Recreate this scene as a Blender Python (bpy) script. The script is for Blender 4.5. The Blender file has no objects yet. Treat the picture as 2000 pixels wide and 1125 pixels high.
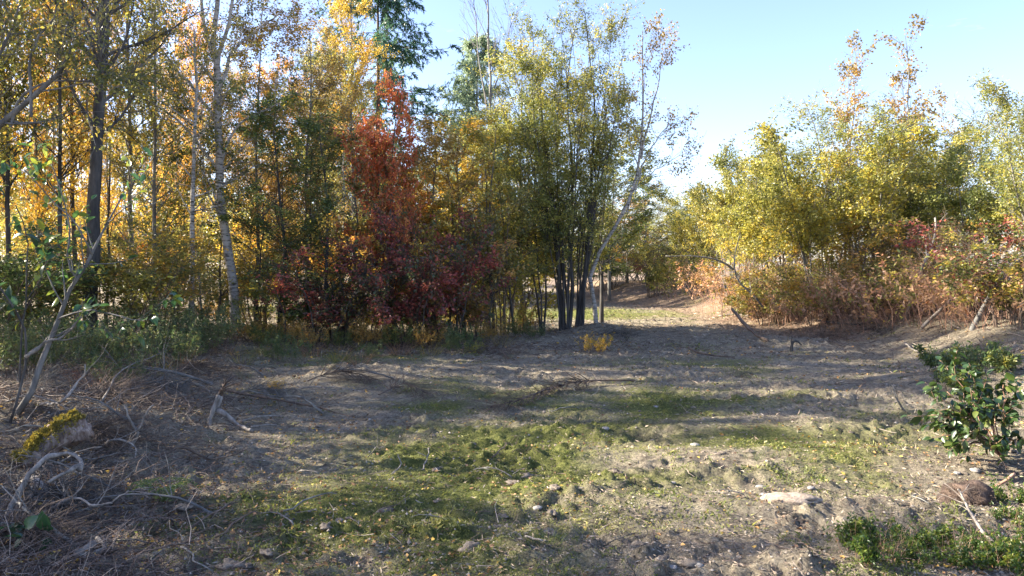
import bpy, math, random
import numpy as np
from mathutils import Vector, Matrix

R = math.radians
SC = bpy.context.scene
COL = SC.collection
rng = np.random.default_rng(11)
random.seed(11)

# ------------------------------------------------------------------ camera, sky, sun, exposure
F_PX, CX, CY, CAM_H = 1444.0, 1000.0, 562.5, 1.6
PITCH = math.atan(42.5 / F_PX)            # horizon 42 px above the middle
cam_d = bpy.data.cameras.new('camera')
cam_d.sensor_width = 36.0
cam_d.lens = F_PX / 2000.0 * 36.0
cam_d.clip_start = 0.05
cam_d.clip_end = 6000
cam = bpy.data.objects.new('camera', cam_d)
COL.objects.link(cam)
cam.location = (0, 0, CAM_H)
cam.rotation_euler = (R(90) - PITCH, 0, 0)
SC.camera = cam

SUN_AZ, SUN_EL = R(-82), R(29)            # azimuth from +Y, negative to the left
SUN_DIR = Vector((math.sin(SUN_AZ) * math.cos(SUN_EL), math.cos(SUN_AZ) * math.cos(SUN_EL), math.sin(SUN_EL)))
world = bpy.data.worlds.new('World')
SC.world = world
world.use_nodes = True
nt = world.node_tree
nt.nodes.clear()
w_out = nt.nodes.new('ShaderNodeOutputWorld')
w_bg = nt.nodes.new('ShaderNodeBackground')
w_sky = nt.nodes.new('ShaderNodeTexSky')
w_sky.sky_type = 'NISHITA'
w_sky.sun_disc = False
w_sky.sun_elevation = SUN_EL
w_sky.sun_rotation = SUN_AZ
w_sky.air_density = 1.0
w_sky.dust_density = 0.8
w_sky.ozone_density = 2.0
w_bg.inputs['Strength'].default_value = 0.087
# a few thin wisps of cloud low over the horizon
tc = nt.nodes.new('ShaderNodeTexCoord')
mp = nt.nodes.new('ShaderNodeMapping')
mp.inputs['Scale'].default_value = (2.2, 2.2, 9.0)
mp.inputs['Location'].default_value = (0.35, 0.0, 0.6)
nz = nt.nodes.new('ShaderNodeTexNoise')
nz.inputs['Scale'].default_value = 1.6
nz.inputs['Detail'].default_value = 8
nz.inputs['Roughness'].default_value = 0.62
rp = nt.nodes.new('ShaderNodeValToRGB')
rp.color_ramp.elements[0].position = 0.62
rp.color_ramp.elements[0].color = (0, 0, 0, 1)
rp.color_ramp.elements[1].position = 0.80
rp.color_ramp.elements[1].color = (0.45, 0.45, 0.45, 1)
mx = nt.nodes.new('ShaderNodeMix')
mx.data_type = 'RGBA'
nt.links.new(tc.outputs['Generated'], mp.inputs['Vector'])
nt.links.new(mp.outputs['Vector'], nz.inputs['Vector'])
nt.links.new(nz.outputs['Fac'], rp.inputs['Fac'])
nt.links.new(rp.outputs['Color'], mx.inputs['Factor'])
tn = nt.nodes.new('ShaderNodeMix'); tn.data_type = 'RGBA'; tn.blend_type = 'MULTIPLY'
tn.inputs['Factor'].default_value = 1.0
tn.inputs['B'].default_value = (0.98, 0.91, 1.04, 1)
nt.links.new(w_sky.outputs['Color'], tn.inputs['A'])
nt.links.new(tn.outputs['Result'], mx.inputs['A'])
mx.inputs['B'].default_value = (7.5, 7.8, 8.2, 1)
nt.links.new(mx.outputs['Result'], w_bg.inputs['Color'])
nt.links.new(w_bg.outputs['Background'], w_out.inputs['Surface'])

sun_d = bpy.data.lights.new('sun', 'SUN')
sun_d.energy = 5.0
sun_d.angle = R(0.55)
sun_d.color = (1.0, 0.90, 0.75)
sun = bpy.data.objects.new('sun', sun_d)
COL.objects.link(sun)
sun.location = (-20, 5, 20)
sun.rotation_euler = (-SUN_DIR).to_track_quat('-Z', 'Y').to_euler()

SC.view_settings.view_transform = 'Standard'
SC.view_settings.look = 'None'
SC.view_settings.exposure = 2.27
SC.view_settings.gamma = 1.0
SC.view_settings.use_curve_mapping = False
SC.render.engine = 'CYCLES'
SC.cycles.max_bounces = 8
SC.cycles.transparent_max_bounces = 8
SC.cycles.use_adaptive_sampling = True

# ------------------------------------------------------------------ noise and terrain
def _hash(ix, iy, seed):
    h = (ix.astype(np.int64) * 374761393 + iy.astype(np.int64) * 668265263 + seed * 1442695041) & 0xffffffff
    h = ((h ^ (h >> 13)) * 1274126177) & 0xffffffff
    return ((h ^ (h >> 16)) & 0xffff) / 65535.0

def vnoise(x, y, seed=0):
    x = np.asarray(x, float); y = np.asarray(y, float)
    ix, iy = np.floor(x), np.floor(y)
    fx, fy = x - ix, y - iy
    fx = fx * fx * (3 - 2 * fx); fy = fy * fy * (3 - 2 * fy)
    a = _hash(ix, iy, seed); b = _hash(ix + 1, iy, seed)
    c = _hash(ix, iy + 1, seed); d = _hash(ix + 1, iy + 1, seed)
    return (a + (b - a) * fx) * (1 - fy) + (c + (d - c) * fx) * fy

def fbm(x, y, octaves=4, seed=0, gain=0.5):
    x = np.asarray(x, float); y = np.asarray(y, float)
    s, amp, tot = 0.0, 1.0, 0.0
    for k in range(octaves):
        s = s + amp * (vnoise(x * 2.03 ** k + 13.7 * k, y * 2.03 ** k - 7.1 * k, seed + k) - 0.5)
        tot += amp
        amp *= gain
    return s / tot * 2

def smooth(a, b, x):
    t = np.clip((np.asarray(x, float) - a) / (b - a), 0, 1)
    return t * t * (3 - 2 * t)

BERM_Y = [-20, 0, 5, 8, 11, 14, 17, 20, 23, 27, 31, 36, 45, 70]
BERM_X = [4.6, 4.4, 4.6, 5.0, 5.8, 6.6, 6.8, 6.6, 6.3, 6.0, 5.2, 4.4, 3.6, 4.0]

def height(x, y):
    x = np.asarray(x, float); y = np.asarray(y, float)
    near = 1 - smooth(45, 90, np.hypot(x, y))
    h = 0.10 * fbm(x / 4.0, y / 4.0, 3, 3)
    be = np.interp(y, BERM_Y, BERM_X)
    rise = smooth(0, 2.6, x - be)
    h += near * rise * (0.55 + 0.25 * fbm(x / 1.7, y / 1.7, 3, 9))
    h += 0.30 * np.exp(-(((x - 6.0) / 1.2) ** 2 + ((y - 9.2) / 1.1) ** 2))
    h += 0.16 * np.exp(-(((x - 5.6) / 1.3) ** 2 + ((y - 15.0) / 0.8) ** 2))
    # wood floor and the brush heap on the left
    h += near * 0.16 * smooth(0, 2.5, -(x + 2.4 + 0.12 * (y - 5))) 
    h += 0.22 * np.exp(-(((x + 4.3) / 1.2) ** 2 + ((y - 6.9) / 1.1) ** 2))
    h += 0.13 * np.exp(-(((x + 2.4) / 1.2) ** 2 + ((y - 10.5) / 0.8) ** 2))
    h += 0.22 * np.exp(-(((x - 2.05) / 0.75) ** 2 + ((y - 17.6) / 0.6) ** 2))
    return h

def clods(x, y):
    """broken soil: small relief on top of the landform"""
    x = np.asarray(x, float); y = np.asarray(y, float)
    r = np.hypot(x, y)
    fade = 1 - smooth(35, 60, r)
    m = 0.35 + 1.0 * smooth(-0.25, 0.35, fbm(x / 1.1, y / 0.8, 3, 21))
    wx = x + 0.10 * fbm(x / 0.3, y / 0.3, 2, 25); wy = y + 0.10 * fbm(x / 0.3 + 9, y / 0.3, 2, 26)
    a = 0.034 * fbm(wx / 0.60, wy / 0.34, 3, 31)
    b = 0.042 * (0.22 - np.abs(fbm(wx / 0.30, wy / 0.15, 3, 41)))
    c = 0.062 * np.maximum(0, fbm(wx / 0.12, wy / 0.09, 3, 51) - 0.02) + 0.02 * fbm(x / 0.06, y / 0.06, 1, 55)
    rut = 0.040 * np.sin(x * 0.35 + y * 5.2 + 2.6 * fbm(x / 1.8, y / 1.8, 3, 61)) * smooth(-1.0, 2.0, x) * (1 - smooth(6, 9, y))
    return fade * (m * (a + b + c) + rut)

def hgt(x, y):
    return height(x, y) + clods(x, y)

def hz(x, y):
    return float(hgt(np.array([x]), np.array([y]))[0])

_cp, _sp = math.cos(PITCH), math.sin(PITCH)
def at(px, py, Y):
    """the place at depth Y metres that shows at (px, py) of the 2000-pixel photo"""
    u = (px - CX) / F_PX; v = (CY - py) / F_PX
    dy = _cp + v * _sp; dz = -_sp + v * _cp
    t = Y / dy
    return Vector((u * t, Y, CAM_H + dz * t))

def gp(px, py):
    """the ground seen at (px, py)"""
    u = (px - CX) / F_PX; v = (CY - py) / F_PX
    dy = _cp + v * _sp; dz = -_sp + v * _cp
    t = 1.5
    prev = t
    while t < 150:
        x, y, z = u * t, dy * t, CAM_H + dz * t
        if z < height(x, y):
            break
        prev = t
        t *= 1.02
    for _ in range(12):
        m = (prev + t) / 2
        if CAM_H + dz * m < height(u * m, dy * m): t = m
        else: prev = m
    x, y = u * t, dy * t
    return Vector((x, y, hz(x, y)))

# ------------------------------------------------------------------ materials
def newmat(name):
    m = bpy.data.materials.new(name)
    m.use_nodes = True
    m.node_tree.nodes.clear()
    return m, m.node_tree

def N(t, typ, **kw):
    n = t.nodes.new(typ)
    for k, v in kw.items():
        if k.startswith('_'):
            setattr(n, k[1:], v)
        else:
            n.inputs[k.replace('_', ' ')].default_value = v
    return n

def ramp(t, stops):
    r = t.nodes.new('ShaderNodeValToRGB')
    e = r.color_ramp.elements
    while len(e) < len(stops): e.new(0.5)
    for k, (p, c) in enumerate(stops):
        e[k].position = p
        e[k].color = (c[0], c[1], c[2], 1)
    return r

def leaf_mat(name, stops, trans=0.46, rough=0.36, boost=1.6):
    m, t = newmat(name)
    out = N(t, 'ShaderNodeOutputMaterial')
    at_ = t.nodes.new('ShaderNodeAttribute'); at_.attribute_name = 'tint'
    r = ramp(t, [(k / (len(stops) - 1) * 0.8 + 0.1, c) for k, c in enumerate(stops)])
    t.links.new(at_.outputs['Fac'], r.inputs['Fac'])
    b = N(t, 'ShaderNodeBsdfPrincipled', Roughness=rough)
    b.inputs['Specular IOR Level'].default_value = 0.5
    tr = t.nodes.new('ShaderNodeBsdfTranslucent')
    mul = t.nodes.new('ShaderNodeMix'); mul.data_type = 'RGBA'; mul.blend_type = 'MULTIPLY'
    mul.inputs['Factor'].default_value = 1.0
    mul.inputs['B'].default_value = (boost, boost * 0.95, boost * 0.7, 1)
    mul.clamp_result = True
    t.links.new(r.outputs['Color'], mul.inputs['A'])
    t.links.new(r.outputs['Color'], b.inputs['Base Color'])
    t.links.new(mul.outputs['Result'], tr.inputs['Color'])
    mixs = t.nodes.new('ShaderNodeMixShader'); mixs.inputs['Fac'].default_value = trans
    t.links.new(b.outputs[0], mixs.inputs[1]); t.links.new(tr.outputs[0], mixs.inputs[2])
    t.links.new(mixs.outputs[0], out.inputs['Surface'])
    return m

PAL = dict(
    gold=[(0.15, 0.14, 0.03), (0.38, 0.28, 0.04), (0.60, 0.41, 0.06), (0.62, 0.30, 0.05)],
    lime=[(0.11, 0.13, 0.04), (0.22, 0.23, 0.06), (0.38, 0.35, 0.08), (0.56, 0.42, 0.08)],
    olive=[(0.06, 0.085, 0.03), (0.13, 0.145, 0.045), (0.26, 0.24, 0.06), (0.52, 0.38, 0.08)],
    green=[(0.04, 0.075, 0.035), (0.075, 0.12, 0.045), (0.14, 0.18, 0.055), (0.30, 0.27, 0.06)],
    orange=[(0.17, 0.13, 0.03), (0.40, 0.25, 0.045), (0.58, 0.34, 0.06), (0.60, 0.22, 0.05)],
    red=[(0.16, 0.14, 0.05), (0.50, 0.14, 0.07), (0.62, 0.21, 0.09), (0.62, 0.36, 0.09)],
    maroon=[(0.07, 0.11, 0.05), (0.13, 0.10, 0.06), (0.25, 0.07, 0.075), (0.48, 0.14, 0.10)],
    bronze=[(0.10, 0.10, 0.03), (0.24, 0.18, 0.05), (0.38, 0.26, 0.08), (0.48, 0.27, 0.07)],
    willow=[(0.08, 0.11, 0.04), (0.16, 0.19, 0.055), (0.28, 0.29, 0.08), (0.50, 0.40, 0.08)],
    conifer=[(0.02, 0.055, 0.045), (0.035, 0.09, 0.065), (0.06, 0.13, 0.085), (0.11, 0.17, 0.08)],
    larch=[(0.16, 0.22, 0.18), (0.20, 0.28, 0.22), (0.27, 0.35, 0.25), (0.34, 0.38, 0.22)],  # blue-green needles, with distance haze put into the colour as paleness
    tan=[(0.20, 0.12, 0.07), (0.36, 0.21, 0.12), (0.46, 0.30, 0.18), (0.48, 0.22, 0.13)],
    weed=[(0.05, 0.085, 0.04), (0.08, 0.13, 0.055), (0.13, 0.17, 0.07), (0.22, 0.20, 0.08)],
    herb=[(0.025, 0.055, 0.014), (0.05, 0.095, 0.02), (0.11, 0.16, 0.03), (0.28, 0.30, 0.05)],
    broad=[(0.02, 0.055, 0.03), (0.035, 0.085, 0.04), (0.06, 0.13, 0.04), (0.22, 0.26, 0.04)],
    glossy=[(0.018, 0.04, 0.014), (0.03, 0.06, 0.016), (0.06, 0.095, 0.02), (0.26, 0.24, 0.05)],
    fern=[(0.06, 0.10, 0.04), (0.10, 0.15, 0.05), (0.15, 0.20, 0.065), (0.26, 0.27, 0.08)],
    wood_mix=[(0.07, 0.10, 0.035), (0.20, 0.19, 0.05), (0.38, 0.30, 0.06), (0.52, 0.30, 0.06)],
)
LM = {k: leaf_mat('leaves_' + k, v) for k, v in PAL.items()}
LM['glossy'] = leaf_mat('leaves_glossy', PAL['glossy'], trans=0.22, rough=0.36)
LM['broad'] = leaf_mat('leaves_broad', PAL['broad'], trans=0.30, rough=0.30, boost=2.0)

def bark_mat(name, c0, c1, c2, kind='plain', scale=9.0):
    m, t = newmat(name)
    out = N(t, 'ShaderNodeOutputMaterial')
    b = N(t, 'ShaderNodeBsdfPrincipled', Roughness=0.85)
    co = t.nodes.new('ShaderNodeTexCoord')
    mp_ = t.nodes.new('ShaderNodeMapping')
    mp_.inputs['Scale'].default_value = (1, 1, 0.22) if kind != 'birch' else (1, 1, 4.5)
    t.links.new(co.outputs['Object'], mp_.inputs['Vector'])
    n1 = N(t, 'ShaderNodeTexNoise', Scale=scale, Detail=6.0, Roughness=0.65)
    t.links.new(mp_.outputs['Vector'], n1.inputs['Vector'])
    if kind == 'birch':
        r = ramp(t, [(0.36, c2), (0.43, c1), (0.52, c0), (0.75, tuple(min(1, v * 1.12) for v in c0))])
    else:
        r = ramp(t, [(0.3, c2), (0.5, c1), (0.68, c0)])
    t.links.new(n1.outputs['Fac'], r.inputs['Fac'])
    n2 = N(t, 'ShaderNodeTexNoise', Scale=2.0, Detail=3.0)
    t.links.new(co.outputs['Object'], n2.inputs['Vector'])
    mm = t.nodes.new('ShaderNodeMix'); mm.data_type = 'RGBA'; mm.blend_type = 'MULTIPLY'
    mm.inputs['Factor'].default_value = 0.6
    r2 = ramp(t, [(0.35, (0.55, 0.55, 0.5)), (0.65, (1, 1, 1))])
    t.links.new(n2.outputs['Fac'], r2.inputs['Fac'])
    t.links.new(r.outputs['Color'], mm.inputs['A']); t.links.new(r2.outputs['Color'], mm.inputs['B'])
    t.links.new(mm.outputs['Result'], b.inputs['Base Color'])
    bp = N(t, 'ShaderNodeBump', Strength=0.5, Distance=0.012)
    t.links.new(n1.outputs['Fac'], bp.inputs['Height'])
    t.links.new(bp.outputs['Normal'], b.inputs['Normal'])
    t.links.new(b.outputs[0], out.inputs['Surface'])
    return m

BM = dict(
    birch=bark_mat('birch_bark', (0.44, 0.41, 0.37), (0.24, 0.22, 0.19), (0.035, 0.03, 0.028), 'birch', 7.0),
    grey=bark_mat('grey_bark', (0.30, 0.29, 0.25), (0.19, 0.18, 0.16), (0.07, 0.065, 0.06)),
    dark=bark_mat('dark_bark', (0.12, 0.11, 0.10), (0.065, 0.06, 0.055), (0.02, 0.02, 0.02)),
    brown=bark_mat('brown_bark', (0.22, 0.16, 0.11), (0.13, 0.09, 0.065), (0.05, 0.035, 0.03)),
    dead=bark_mat('dead_wood', (0.38, 0.345, 0.30), (0.24, 0.21, 0.18), (0.08, 0.068, 0.055), scale=26.0),
    reddish=bark_mat('reddish_stems', (0.56, 0.36, 0.25), (0.42, 0.24, 0.16), (0.20, 0.10, 0.07)),
    slate=bark_mat('slate_bark', (0.25, 0.24, 0.225), (0.15, 0.145, 0.135), (0.06, 0.058, 0.055)),
)

def ground_material():
    m, t = newmat('ground_soil')
    out = N(t, 'ShaderNodeOutputMaterial')
    b = N(t, 'ShaderNodeBsdfPrincipled', Roughness=0.95)
    b.inputs['Specular IOR Level'].default_value = 0.15
    co = t.nodes.new('ShaderNodeTexCoord')
    def noise(sc, det=6.0, ro=0.6):
        n = N(t, 'ShaderNodeTexNoise', Scale=sc, Detail=det, Roughness=ro)
        t.links.new(co.outputs['Object'], n.inputs['Vector'])
        return n
    n_big, n_mid, n_fine, n_grit = noise(0.9, 6, 0.65), noise(7.0, 8, 0.75), noise(34, 8, 0.8), noise(130, 4, 0.8)
    dirt = ramp(t, [(0.36, (0.050, 0.042, 0.032)), (0.43, (0.165, 0.142, 0.106)), (0.52, (0.32, 0.278, 0.205)), (0.64, (0.54, 0.475, 0.365))])
    mixn = t.nodes.new('ShaderNodeMix'); mixn.data_type = 'FLOAT'; mixn.inputs['Factor'].default_value = 0.55
    t.links.new(n_mid.outputs['Fac'], mixn.inputs['A']); t.links.new(n_fine.outputs['Fac'], mixn.inputs['B'])
    t.links.new(mixn.outputs['Result'], dirt.inputs['Fac'])
    moss = ramp(t, [(0.36, (0.05, 0.065, 0.02)), (0.5, (0.15, 0.165, 0.045)), (0.66, (0.31, 0.30, 0.10))])
    t.links.new(n_fine.outputs['Fac'], moss.inputs['Fac'])
    straw = ramp(t, [(0.35, (0.11, 0.075, 0.05)), (0.5, (0.27, 0.20, 0.14)), (0.67, (0.44, 0.35, 0.26))])
    t.links.new(n_fine.outputs['Fac'], straw.inputs['Fac'])
    def attr(nm):
        a = t.nodes.new('ShaderNodeAttribute'); a.attribute_name = nm
        return a
    def thr(a, nz_, lo, hi, amt=0.7):
        ad = t.nodes.new('ShaderNodeMath'); ad.operation = 'MULTIPLY_ADD'
        t.links.new(nz_.outputs['Fac'], ad.inputs[0]); ad.inputs[1].default_value = amt
        t.links.new(a.outputs['Fac'], ad.inputs[2])
        mr = t.nodes.new('ShaderNodeMapRange'); mr.inputs['From Min'].default_value = lo; mr.inputs['From Max'].default_value = hi
        t.links.new(ad.outputs[0], mr.inputs['Value'])
        return mr
    gm = thr(attr('green'), n_mid, 0.62, 0.98)
    sm = thr(attr('straw'), n_mid, 0.62, 1.0)
    m1 = t.nodes.new('ShaderNodeMix'); m1.data_type = 'RGBA'
    t.links.new(sm.outputs[0], m1.inputs['Factor']); t.links.new(dirt.outputs['Color'], m1.inputs['A']); t.links.new(straw.outputs['Color'], m1.inputs['B'])
    m2 = t.nodes.new('ShaderNodeMix'); m2.data_type = 'RGBA'
    t.links.new(gm.outputs[0], m2.inputs['Factor']); t.links.new(m1.outputs['Result'], m2.inputs['A']); t.links.new(moss.outputs['Color'], m2.inputs['B'])
    m3 = t.nodes.new('ShaderNodeMix'); m3.data_type = 'RGBA'; m3.blend_type = 'MULTIPLY'; m3.inputs['Factor'].default_value = 0.5
    r3 = ramp(t, [(0.32, (0.55, 0.52, 0.50)), (0.66, (1.1, 1.08, 1.02))])
    t.links.new(n_big.outputs['Fac'], r3.inputs['Fac'])
    t.links.new(m2.outputs['Result'], m3.inputs['A']); t.links.new(r3.outputs['Color'], m3.inputs['B'])
    t.links.new(m3.outputs['Result'], b.inputs['Base Color'])
    b1 = N(t, 'ShaderNodeBump', Strength=1.0, Distance=0.045)
    b2 = N(t, 'ShaderNodeBump', Strength=0.7, Distance=0.008)
    t.links.new(n_fine.outputs['Fac'], b1.inputs['Height'])
    t.links.new(n_grit.outputs['Fac'], b2.inputs['Height'])
    t.links.new(b1.outputs['Normal'], b2.inputs['Normal'])
    t.links.new(b2.outputs['Normal'], b.inputs['Normal'])
    t.links.new(b.outputs[0], out.inputs['Surface'])
    return m

# ------------------------------------------------------------------ mesh building
class Buf:
    def __init__(self):
        self.v, self.q, self.t, self.ti = [], [], [], []
        self.n = 0
    def add(self, v, quads=None, tris=None, tint=None):
        v = np.asarray(v, np.float32).reshape(-1, 3)
        if quads is not None and len(quads): self.q.append(np.asarray(quads, np.int64).reshape(-1, 4) + self.n)
        if tris is not None and len(tris): self.t.append(np.asarray(tris, np.int64).reshape(-1, 3) + self.n)
        self.v.append(v)
        if tint is None: tint = np.full(len(v), 0.5)
        self.ti.append(np.broadcast_to(np.asarray(tint, np.float32), (len(v),)))
        self.n += len(v)
    def mesh(self, name, smooth_=False, extra=None):
        v = np.concatenate(self.v) if self.v else np.zeros((0, 3), np.float32)
        q = np.concatenate(self.q) if self.q else np.zeros((0, 4), np.int64)
        t = np.concatenate(self.t) if self.t else np.zeros((0, 3), np.int64)
        me = bpy.data.meshes.new(name)
        me.vertices.add(len(v)); me.vertices.foreach_set('co', v.ravel())
        li = np.concatenate([q.ravel(), t.ravel()]).astype(np.int32)
        ls = np.concatenate([np.arange(len(q)) * 4, len(q) * 4 + np.arange(len(t)) * 3]).astype(np.int32)
        me.loops.add(len(li)); me.loops.foreach_set('vertex_index', li)
        me.polygons.add(len(ls)); me.polygons.foreach_set('loop_start', ls)
        me.update(calc_edges=True)
        if smooth_:
            me.polygons.foreach_set('use_smooth', np.ones(len(ls), bool))
        a = me.attributes.new('tint', 'FLOAT', 'POINT')
        a.data.foreach_set('value', np.concatenate(self.ti).astype(np.float32) if self.ti else np.zeros(0, np.float32))
        for nm, arr in (extra or {}).items():
            a = me.attributes.new(nm, 'FLOAT', 'POINT')
            a.data.foreach_set('value', np.asarray(arr, np.float32))
        return me

def nrm(a):
    return a / np.maximum(np.linalg.norm(a, axis=-1, keepdims=True), 1e-9)

def tubes(buf, P, Rr, sides=5, tint=None, cap=False):
    """P (n,k,3) centre lines, Rr (n,k) radii"""
    P = np.asarray(P, float); Rr = np.asarray(Rr, float)
    if P.ndim == 2: P = P[None]; Rr = Rr[None]
    n, k, _ = P.shape
    if n == 0: return
    T = np.empty_like(P)
    T[:, 1:-1] = P[:, 2:] - P[:, :-2]; T[:, 0] = P[:, 1] - P[:, 0]; T[:, -1] = P[:, -1] - P[:, -2]
    T = nrm(T)
    ov = nrm(P[:, -1] - P[:, 0])
    ax = np.argmin(np.abs(ov), axis=1)
    ref = np.eye(3)[ax][:, None, :]
    U = nrm(np.cross(T, np.broadcast_to(ref, T.shape)))
    V = np.cross(T, U)
    a = np.arange(sides) / sides * 2 * np.pi
    ring = U[:, :, None, :] * np.cos(a)[None, None, :, None] + V[:, :, None, :] * np.sin(a)[None, None, :, None]
    v = P[:, :, None, :] + ring * Rr[:, :, None, None]
    base = (np.arange(n) * k * sides)[:, None, None]
    i = np.arange(k - 1)[None, :, None]; s = np.arange(sides)[None, None, :]; s2 = (s + 1) % sides
    q = np.stack(np.broadcast_arrays(base + i * sides + s, base + i * sides + s2, base + (i + 1) * sides + s2, base + (i + 1) * sides + s), -1).reshape(-1, 4)
    vv = v.reshape(-1, 3)
    tt = None
    if tint is not None: tt = np.repeat(np.broadcast_to(tint, (n,)), k * sides)
    tris = None
    if cap:
        tr = []
        for e in (0, k - 1):
            b0 = (np.arange(n) * k * sides + e * sides)
            for j in range(1, sides - 1):
                o = [b0, b0 + j, b0 + j + 1] if e else [b0, b0 + j + 1, b0 + j]
                tr.append(np.stack(o, -1))
        tris = np.concatenate(tr)
    buf.add(vv, q, tris, tt)

def leaves(buf, pos, axis, size, tint, width=0.62, fold=0.25):
    """one folded leaf of two triangles for each place"""
    n = len(pos)
    axis = nrm(axis)
    rv = rng.normal(size=(n, 3))
    side = nrm(np.cross(axis, rv))
    nor = np.cross(side, axis)
    L = size[:, None]
    W = L * width * 0.5
    b = pos; tip = pos + axis * L
    mid = pos + axis * L * 0.45
    l = mid + side * W + nor * W * fold * 2
    r = mid - side * W + nor * W * fold * 2
    v = np.stack([b, l, tip, r], 1).reshape(-1, 3)
    o = (np.arange(n) * 4)[:, None]
    tr = np.concatenate([o + [[0, 2, 1]], o + [[0, 3, 2]]], 0)
    buf.add(v, None, tr, np.repeat(np.clip(tint, 0, 1), 4))

def interp_paths(P, i, t):
    k = P.shape[1]
    f = np.clip(t, 0, 0.9999) * (k - 1)
    j = f.astype(int); w = (f - j)
    if P.ndim == 3:
        a, b = P[i, j], P[i, j + 1]
        return a + (b - a) * w[:, None], nrm(b - a)
    return P[i, j] * (1 - w) + P[i, j + 1] * w

def grow(P, Rr, n_each, t0, t1, length, ang, angv, up, wob, k=5, rf=0.55, tip=0.3, shape=None, tpow=1.0, out_bias=None):
    """side shoots on every path of P"""
    n = len(P)
    idx = np.repeat(np.arange(n), n_each)
    m = len(idx)
    t = t0 + (t1 - t0) * rng.random(m) ** tpow
    pos, d = interp_paths(P, idx, t)
    rad = interp_paths(Rr, idx, t) * rf
    rv = rng.normal(size=(m, 3))
    if out_bias is not None: rv = rv + out_bias * nrm(pos * [1, 1, 0])
    perp = nrm(rv - d * np.sum(rv * d, 1, keepdims=True))
    a = ang + angv * rng.normal(size=m)
    dirn = nrm(d * np.cos(a)[:, None] + perp * np.sin(a)[:, None])
    L = length * (0.65 + 0.7 * rng.random(m))
    if shape is not None: L = L * shape((t - t0) / max(1e-6, t1 - t0))
    Q = np.empty((m, k, 3)); Q[:, 0] = pos
    cur = dirn
    for j in range(1, k):
        cur = nrm(cur + np.array([0, 0, up / (k - 1)]) + wob * rng.normal(size=(m, 3)))
        Q[:, j] = Q[:, j - 1] + cur * (L / (k - 1))[:, None]
    taper = np.linspace(1, tip, k)
    return Q, rad[:, None] * taper[None, :]

def clump_tint(pos, seed):
    s = seed * 3.1
    a = fbm(pos[:, 0] / 0.9 + s + pos[:, 2] * 0.6, pos[:, 1] / 0.9 - s + pos[:, 2] * 1.1, 2, seed)
    return a

def leaf_cloud(buf, paths, n, size, rnd, droop=0.35, t0=0.15, spread=0.05, gap=0.0, base_tint=0.5, var=0.22, width=0.62, gam=1.2, hgrad=0.0):
    m = len(paths)
    if m == 0 or n == 0: return
    w = rng.gamma(gam, 1.0, m)
    mid = paths[:, paths.shape[1] // 2]
    g = fbm(mid[:, 0] / 0.7 + mid[:, 2] / 0.9 + 5 * rnd, mid[:, 1] / 0.7 - mid[:, 2] / 0.8, 2, rnd + 77)
    w = w * np.where(g < gap - 0.5, 0.05, 1.0)
    w /= w.sum()
    i = rng.choice(m, n, p=w)
    t = t0 + (1 - t0) * rng.random(n)
    pos, d = interp_paths(paths, i, t)
    pos = pos + rng.normal(size=(n, 3)) * spread
    ax = d * 0.4 + rng.normal(size=(n, 3)) * 0.6 + np.array([0, 0, -droop])
    tw = rng.normal(size=m)
    tint = base_tint + var * (1.1 * clump_tint(pos, rnd) + 0.45 * tw[i] + 0.55 * rng.normal(size=n))
    if hgrad: 
        z = pos[:, 2]; tint = tint + hgrad * ((z - z.min()) / max(0.1, z.max() - z.min()) - 0.5)
    leaves(buf, pos, ax, size * (0.7 + 0.6 * rng.random(n)), tint, width=width)

# ------------------------------------------------------------------ things
LABELS = {}
def tag(o, label=None, cat=None, group=None, kind=None):
    if label: o['label'] = label
    if cat: o['category'] = cat
    if group: o['group'] = group
    if kind: o['kind'] = kind
    return o

def empty(name, loc, rz=0.0, sc=1.0):
    o = bpy.data.objects.new(name, None)
    COL.objects.link(o)
    o.empty_display_size = 0.2
    o.location = loc; o.rotation_euler = (0, 0, rz); o.scale = (sc, sc, sc)
    return o

def obj(name, me, mat, parent=None, loc=None):
    o = bpy.data.objects.new(name, me)
    COL.objects.link(o)
    if mat is not None:
        if not me.materials: me.materials.append(mat)
        if me.materials[0] is not mat:
            o.material_slots[0].link = 'OBJECT'
            o.material_slots[0].material = mat
    if parent is not None: o.parent = parent
    if loc is not None: o.location = loc
    return o

def line3(pts, k=10, wob=0.0):
    """smooth path through a few points"""
    pts = np.array([tuple(p) for p in pts], float)
    seg = np.r_[0, np.cumsum(np.linalg.norm(np.diff(pts, axis=0), axis=1))]
    s = np.linspace(0, seg[-1], k)
    # Catmull-Rom through the points
    out = []
    for x in s:
        j = min(len(seg) - 2, max(0, np.searchsorted(seg, x, 'right') - 1))
        u = (x - seg[j]) / max(1e-9, seg[j + 1] - seg[j])
        p0 = pts[max(0, j - 1)]; p1 = pts[j]; p2 = pts[j + 1]; p3 = pts[min(len(pts) - 1, j + 2)]
        out.append(0.5 * (2 * p1 + (p2 - p0) * u + (2 * p0 - 5 * p1 + 4 * p2 - p3) * u * u + (3 * p1 - p0 - 3 * p2 + p3) * u ** 3))
    out = np.array(out)
    if wob:
        out[1:-1] += rng.normal(size=(k - 2, 3)) * wob
    return out

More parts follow.
